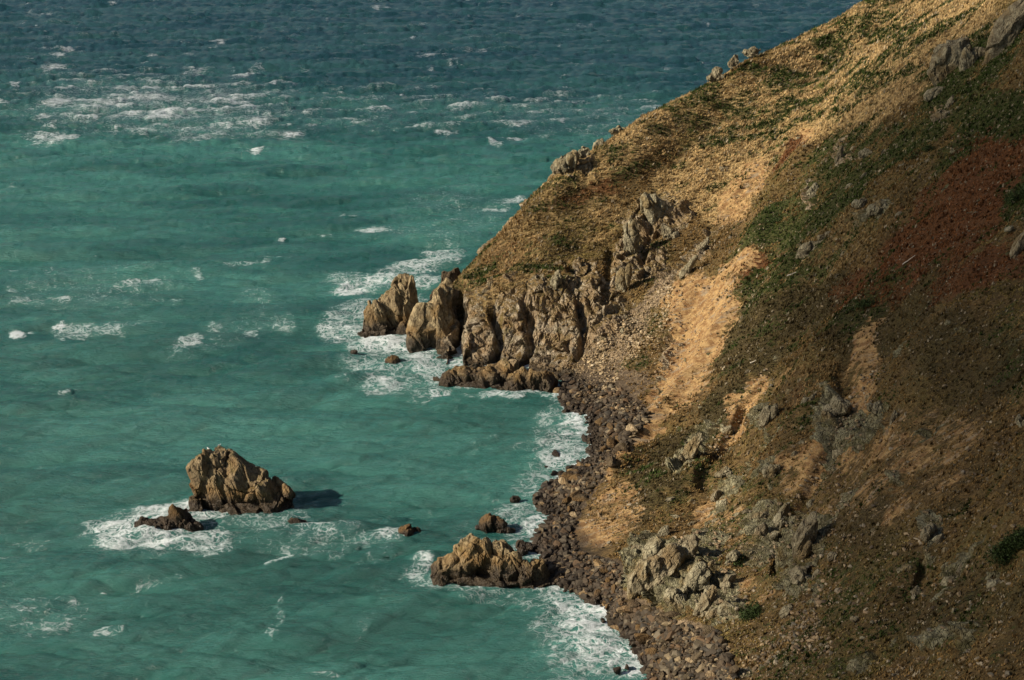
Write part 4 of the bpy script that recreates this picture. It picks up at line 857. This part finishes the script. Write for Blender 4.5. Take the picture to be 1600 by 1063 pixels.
    # far churned background streaks
    far = ell(qx, qy, [(250, 165, 300, 60, 0, .95), (300, 180, 200, 45, 0, 1.0), (600, 170, 300, 50, 0, .72), (900, 180, 200, 50, 0, .75), (60, 110, 200, 60, 0, .6), (400, 60, 800, 60, 0, .5)], .6)
    crest = ss(.7, 2.2, hh); far = far * (.55 + .45 * crest)
    # shore wash follows the depth of the ground beneath
    wash = np.clip(ss(-1.6, .6, dpt), 0, 1) * (x > -45) * (y > 140)
    foam = np.maximum(np.maximum(lace, wash * .85), far)
    foam = foam * (1 + .35 * n); cap = cap * (1 + .3 * n)
    V[:, 2] += np.clip(foam, 0, 1) * (.12 + .3 * np.clip(n, 0, 1)) * (qd < 900) + np.clip(cap, 0, 1) * .35
    ii = (np.arange(len(Y) - 1)[:, None] * nx + np.arange(nx - 1)[None]).ravel()
    me = mesh("sea", V, np.stack([ii, ii + 1, ii + nx + 1, ii + nx], -1))
    deep = ss(470, 800, y + x * .15 + 60 * n) * .95
    attr(me, "fo", np.stack([np.clip(foam, 0, 1), np.clip(cap, 0, 1.0), deep], -1))
    T = NT("sea_water"); lace_, cap_, dp, _ = T.at("fo"); pos = T.geo.outputs["Position"]
    warp = T.n("ShaderNodeTexNoise"); warp.inputs["Scale"].default_value = .35; warp.inputs["Detail"].default_value = 4; T.put(warp.inputs["Vector"], pos)
    ws = T.n("ShaderNodeVectorMath", operation='MULTIPLY_ADD'); T.put(ws.inputs[0], warp.outputs["Color"]); ws.inputs[1].default_value = (5.5, 5.5, 0); T.put(ws.inputs[2], pos); wv = ws.outputs[0]
    e1 = T.vor(.42, T.map((1, 1.3, 1), vec=wv), 'DISTANCE_TO_EDGE'); e2 = T.vor(1.25, wv, 'DISTANCE_TO_EDGE'); nf = T.noise(.8, 6, .7, T.map((.8, 1.2, 1), (0, 0, .15)), 1.2)
    web = T.math('MAXIMUM', T.math('SUBTRACT', 1, T.math('MULTIPLY', e1, 3.4)), T.math('SUBTRACT', .92, T.math('MULTIPLY', e2, 2.6)))
    pat = T.math('ADD', T.math('MULTIPLY', web, .42), T.math('MULTIPLY', nf, .62))
    thr = T.math('SUBTRACT', 1.02, T.math('MULTIPLY', lace_, .60))
    f1 = T.step(pat, T.math('SUBTRACT', thr, .10), T.math('ADD', thr, .24))
    nc = T.noise(.55, 6, .72, T.map((.55, 1.25, 1)), .6)
    nd = T.noise(1.7, 5, .7, T.map((.5, 1.6, 1), (0, 0, .12)), 1.0)
    f2 = T.step(T.math('ADD', cap_, T.math('MULTIPLY', T.math('ADD', T.math('SUBTRACT', nc, .5), T.math('MULTIPLY', T.math('SUBTRACT', nd, .5), 1.5)), 1.7)), .62, 1.15)
    st1 = T.noise(.9, 5, .7, T.map((.16, 1.0, 1), (0, 0, .12)), .8)
    f3 = T.math('MULTIPLY', T.step(T.math('ADD', st1, T.math('MULTIPLY', T.math('SUBTRACT', lace_, .5), .34)), .60, .74), T.math('MULTIPLY', T.step(lace_, .2, .5), T.math('ADD', T.math('MULTIPLY', dp, .8), .2)))
    f1 = T.math('MAXIMUM', f1, f3)
    fm = T.math('MAXIMUM', T.math('MULTIPLY', f1, T.step(lace_, .14, .4)), f2, clamp=True)
    big = T.noise(.018, 4, .6, T.map((.6, 1.4, 1)))
    wc = T.mix(T.step(big, .38, .62), (.018, .096, .088), (.043, .166, .148))
    wc = T.mix(T.math('MULTIPLY', T.step(lace_, .15, .9), .45), wc, (.10, .27, .24))
    wc = T.mix(T.math('MULTIPLY', T.step(T.noise(.06, 5, .65, T.map((.35, 1.6, 1), (0, 0, .1))), .5, .7), .5), wc, (.045, .185, .155))
    wc = T.mix(dp, wc, T.mix(T.step(big, .4, .6), (.018, .080, .100), (.034, .115, .125)))
    fc = T.mix(T.noise(3, 4, .7), (.62, .70, .75), (.84, .90, .94))
    col = T.mix(T.math('MULTIPLY', fm, .95), wc, fc)
    r1 = T.noise(1.25, 7, .76, T.map((.45, 1.5, 1), (0, 0, .18)), .2); r2 = T.noise(3.2, 4, .65, T.map((.55, 1.4, 1), (0, 0, -.12)))
    hh_ = T.math('ADD', T.math('ADD', r1, T.math('MULTIPLY', r2, .38)), T.math('MULTIPLY', fm, .25))
    T.pbr(col, T.mix(fm, (.16, .16, .16), (.8, .8, .8)), T.bump(hh_, .9, .6), .5, 1.33)
    o = link("sea", me, T.m); tag(o, kind="structure")
sea()

# ------------------------------------------------------------------ CLOUDS that shade part of the slope and the far sea (unseen, inferred from their shadows, shaped and placed to cast them)
T = NT("cloud_vapour"); pv = T.n("ShaderNodeVolumePrincipled"); pv.inputs["Density"].default_value = .036; pv.inputs["Color"].default_value = (.97, .97, .97, 1)
T.t.links.new(pv.outputs[0], T.out.inputs["Volume"]); CLD = T.m
def cloud(target, R, seed, rot):
    c = np.array(target, float) + SUN * (1000.0); V, Fc = ICO[5]; V = V * (1 + .08 * fbm(V * 2.0, .9, 4, seed)[:, None]) * np.array(R)
    V = V @ np.array([[math.cos(rot), math.sin(rot), 0], [-math.sin(rot), math.cos(rot), 0], [0, 0, 1]])
    o = link("cloud", mesh("cloud", V, Fc), CLD, None, c); tag(o, kind="structure"); return o
CLOUDS = [((85, 222, 30), (70, 150, 14), 1, -.445), ((200, 1000, 0), (900, 460, 5), 2, .05)]
for t, R, s_, ro in CLOUDS: cloud(t, R, s_, ro)
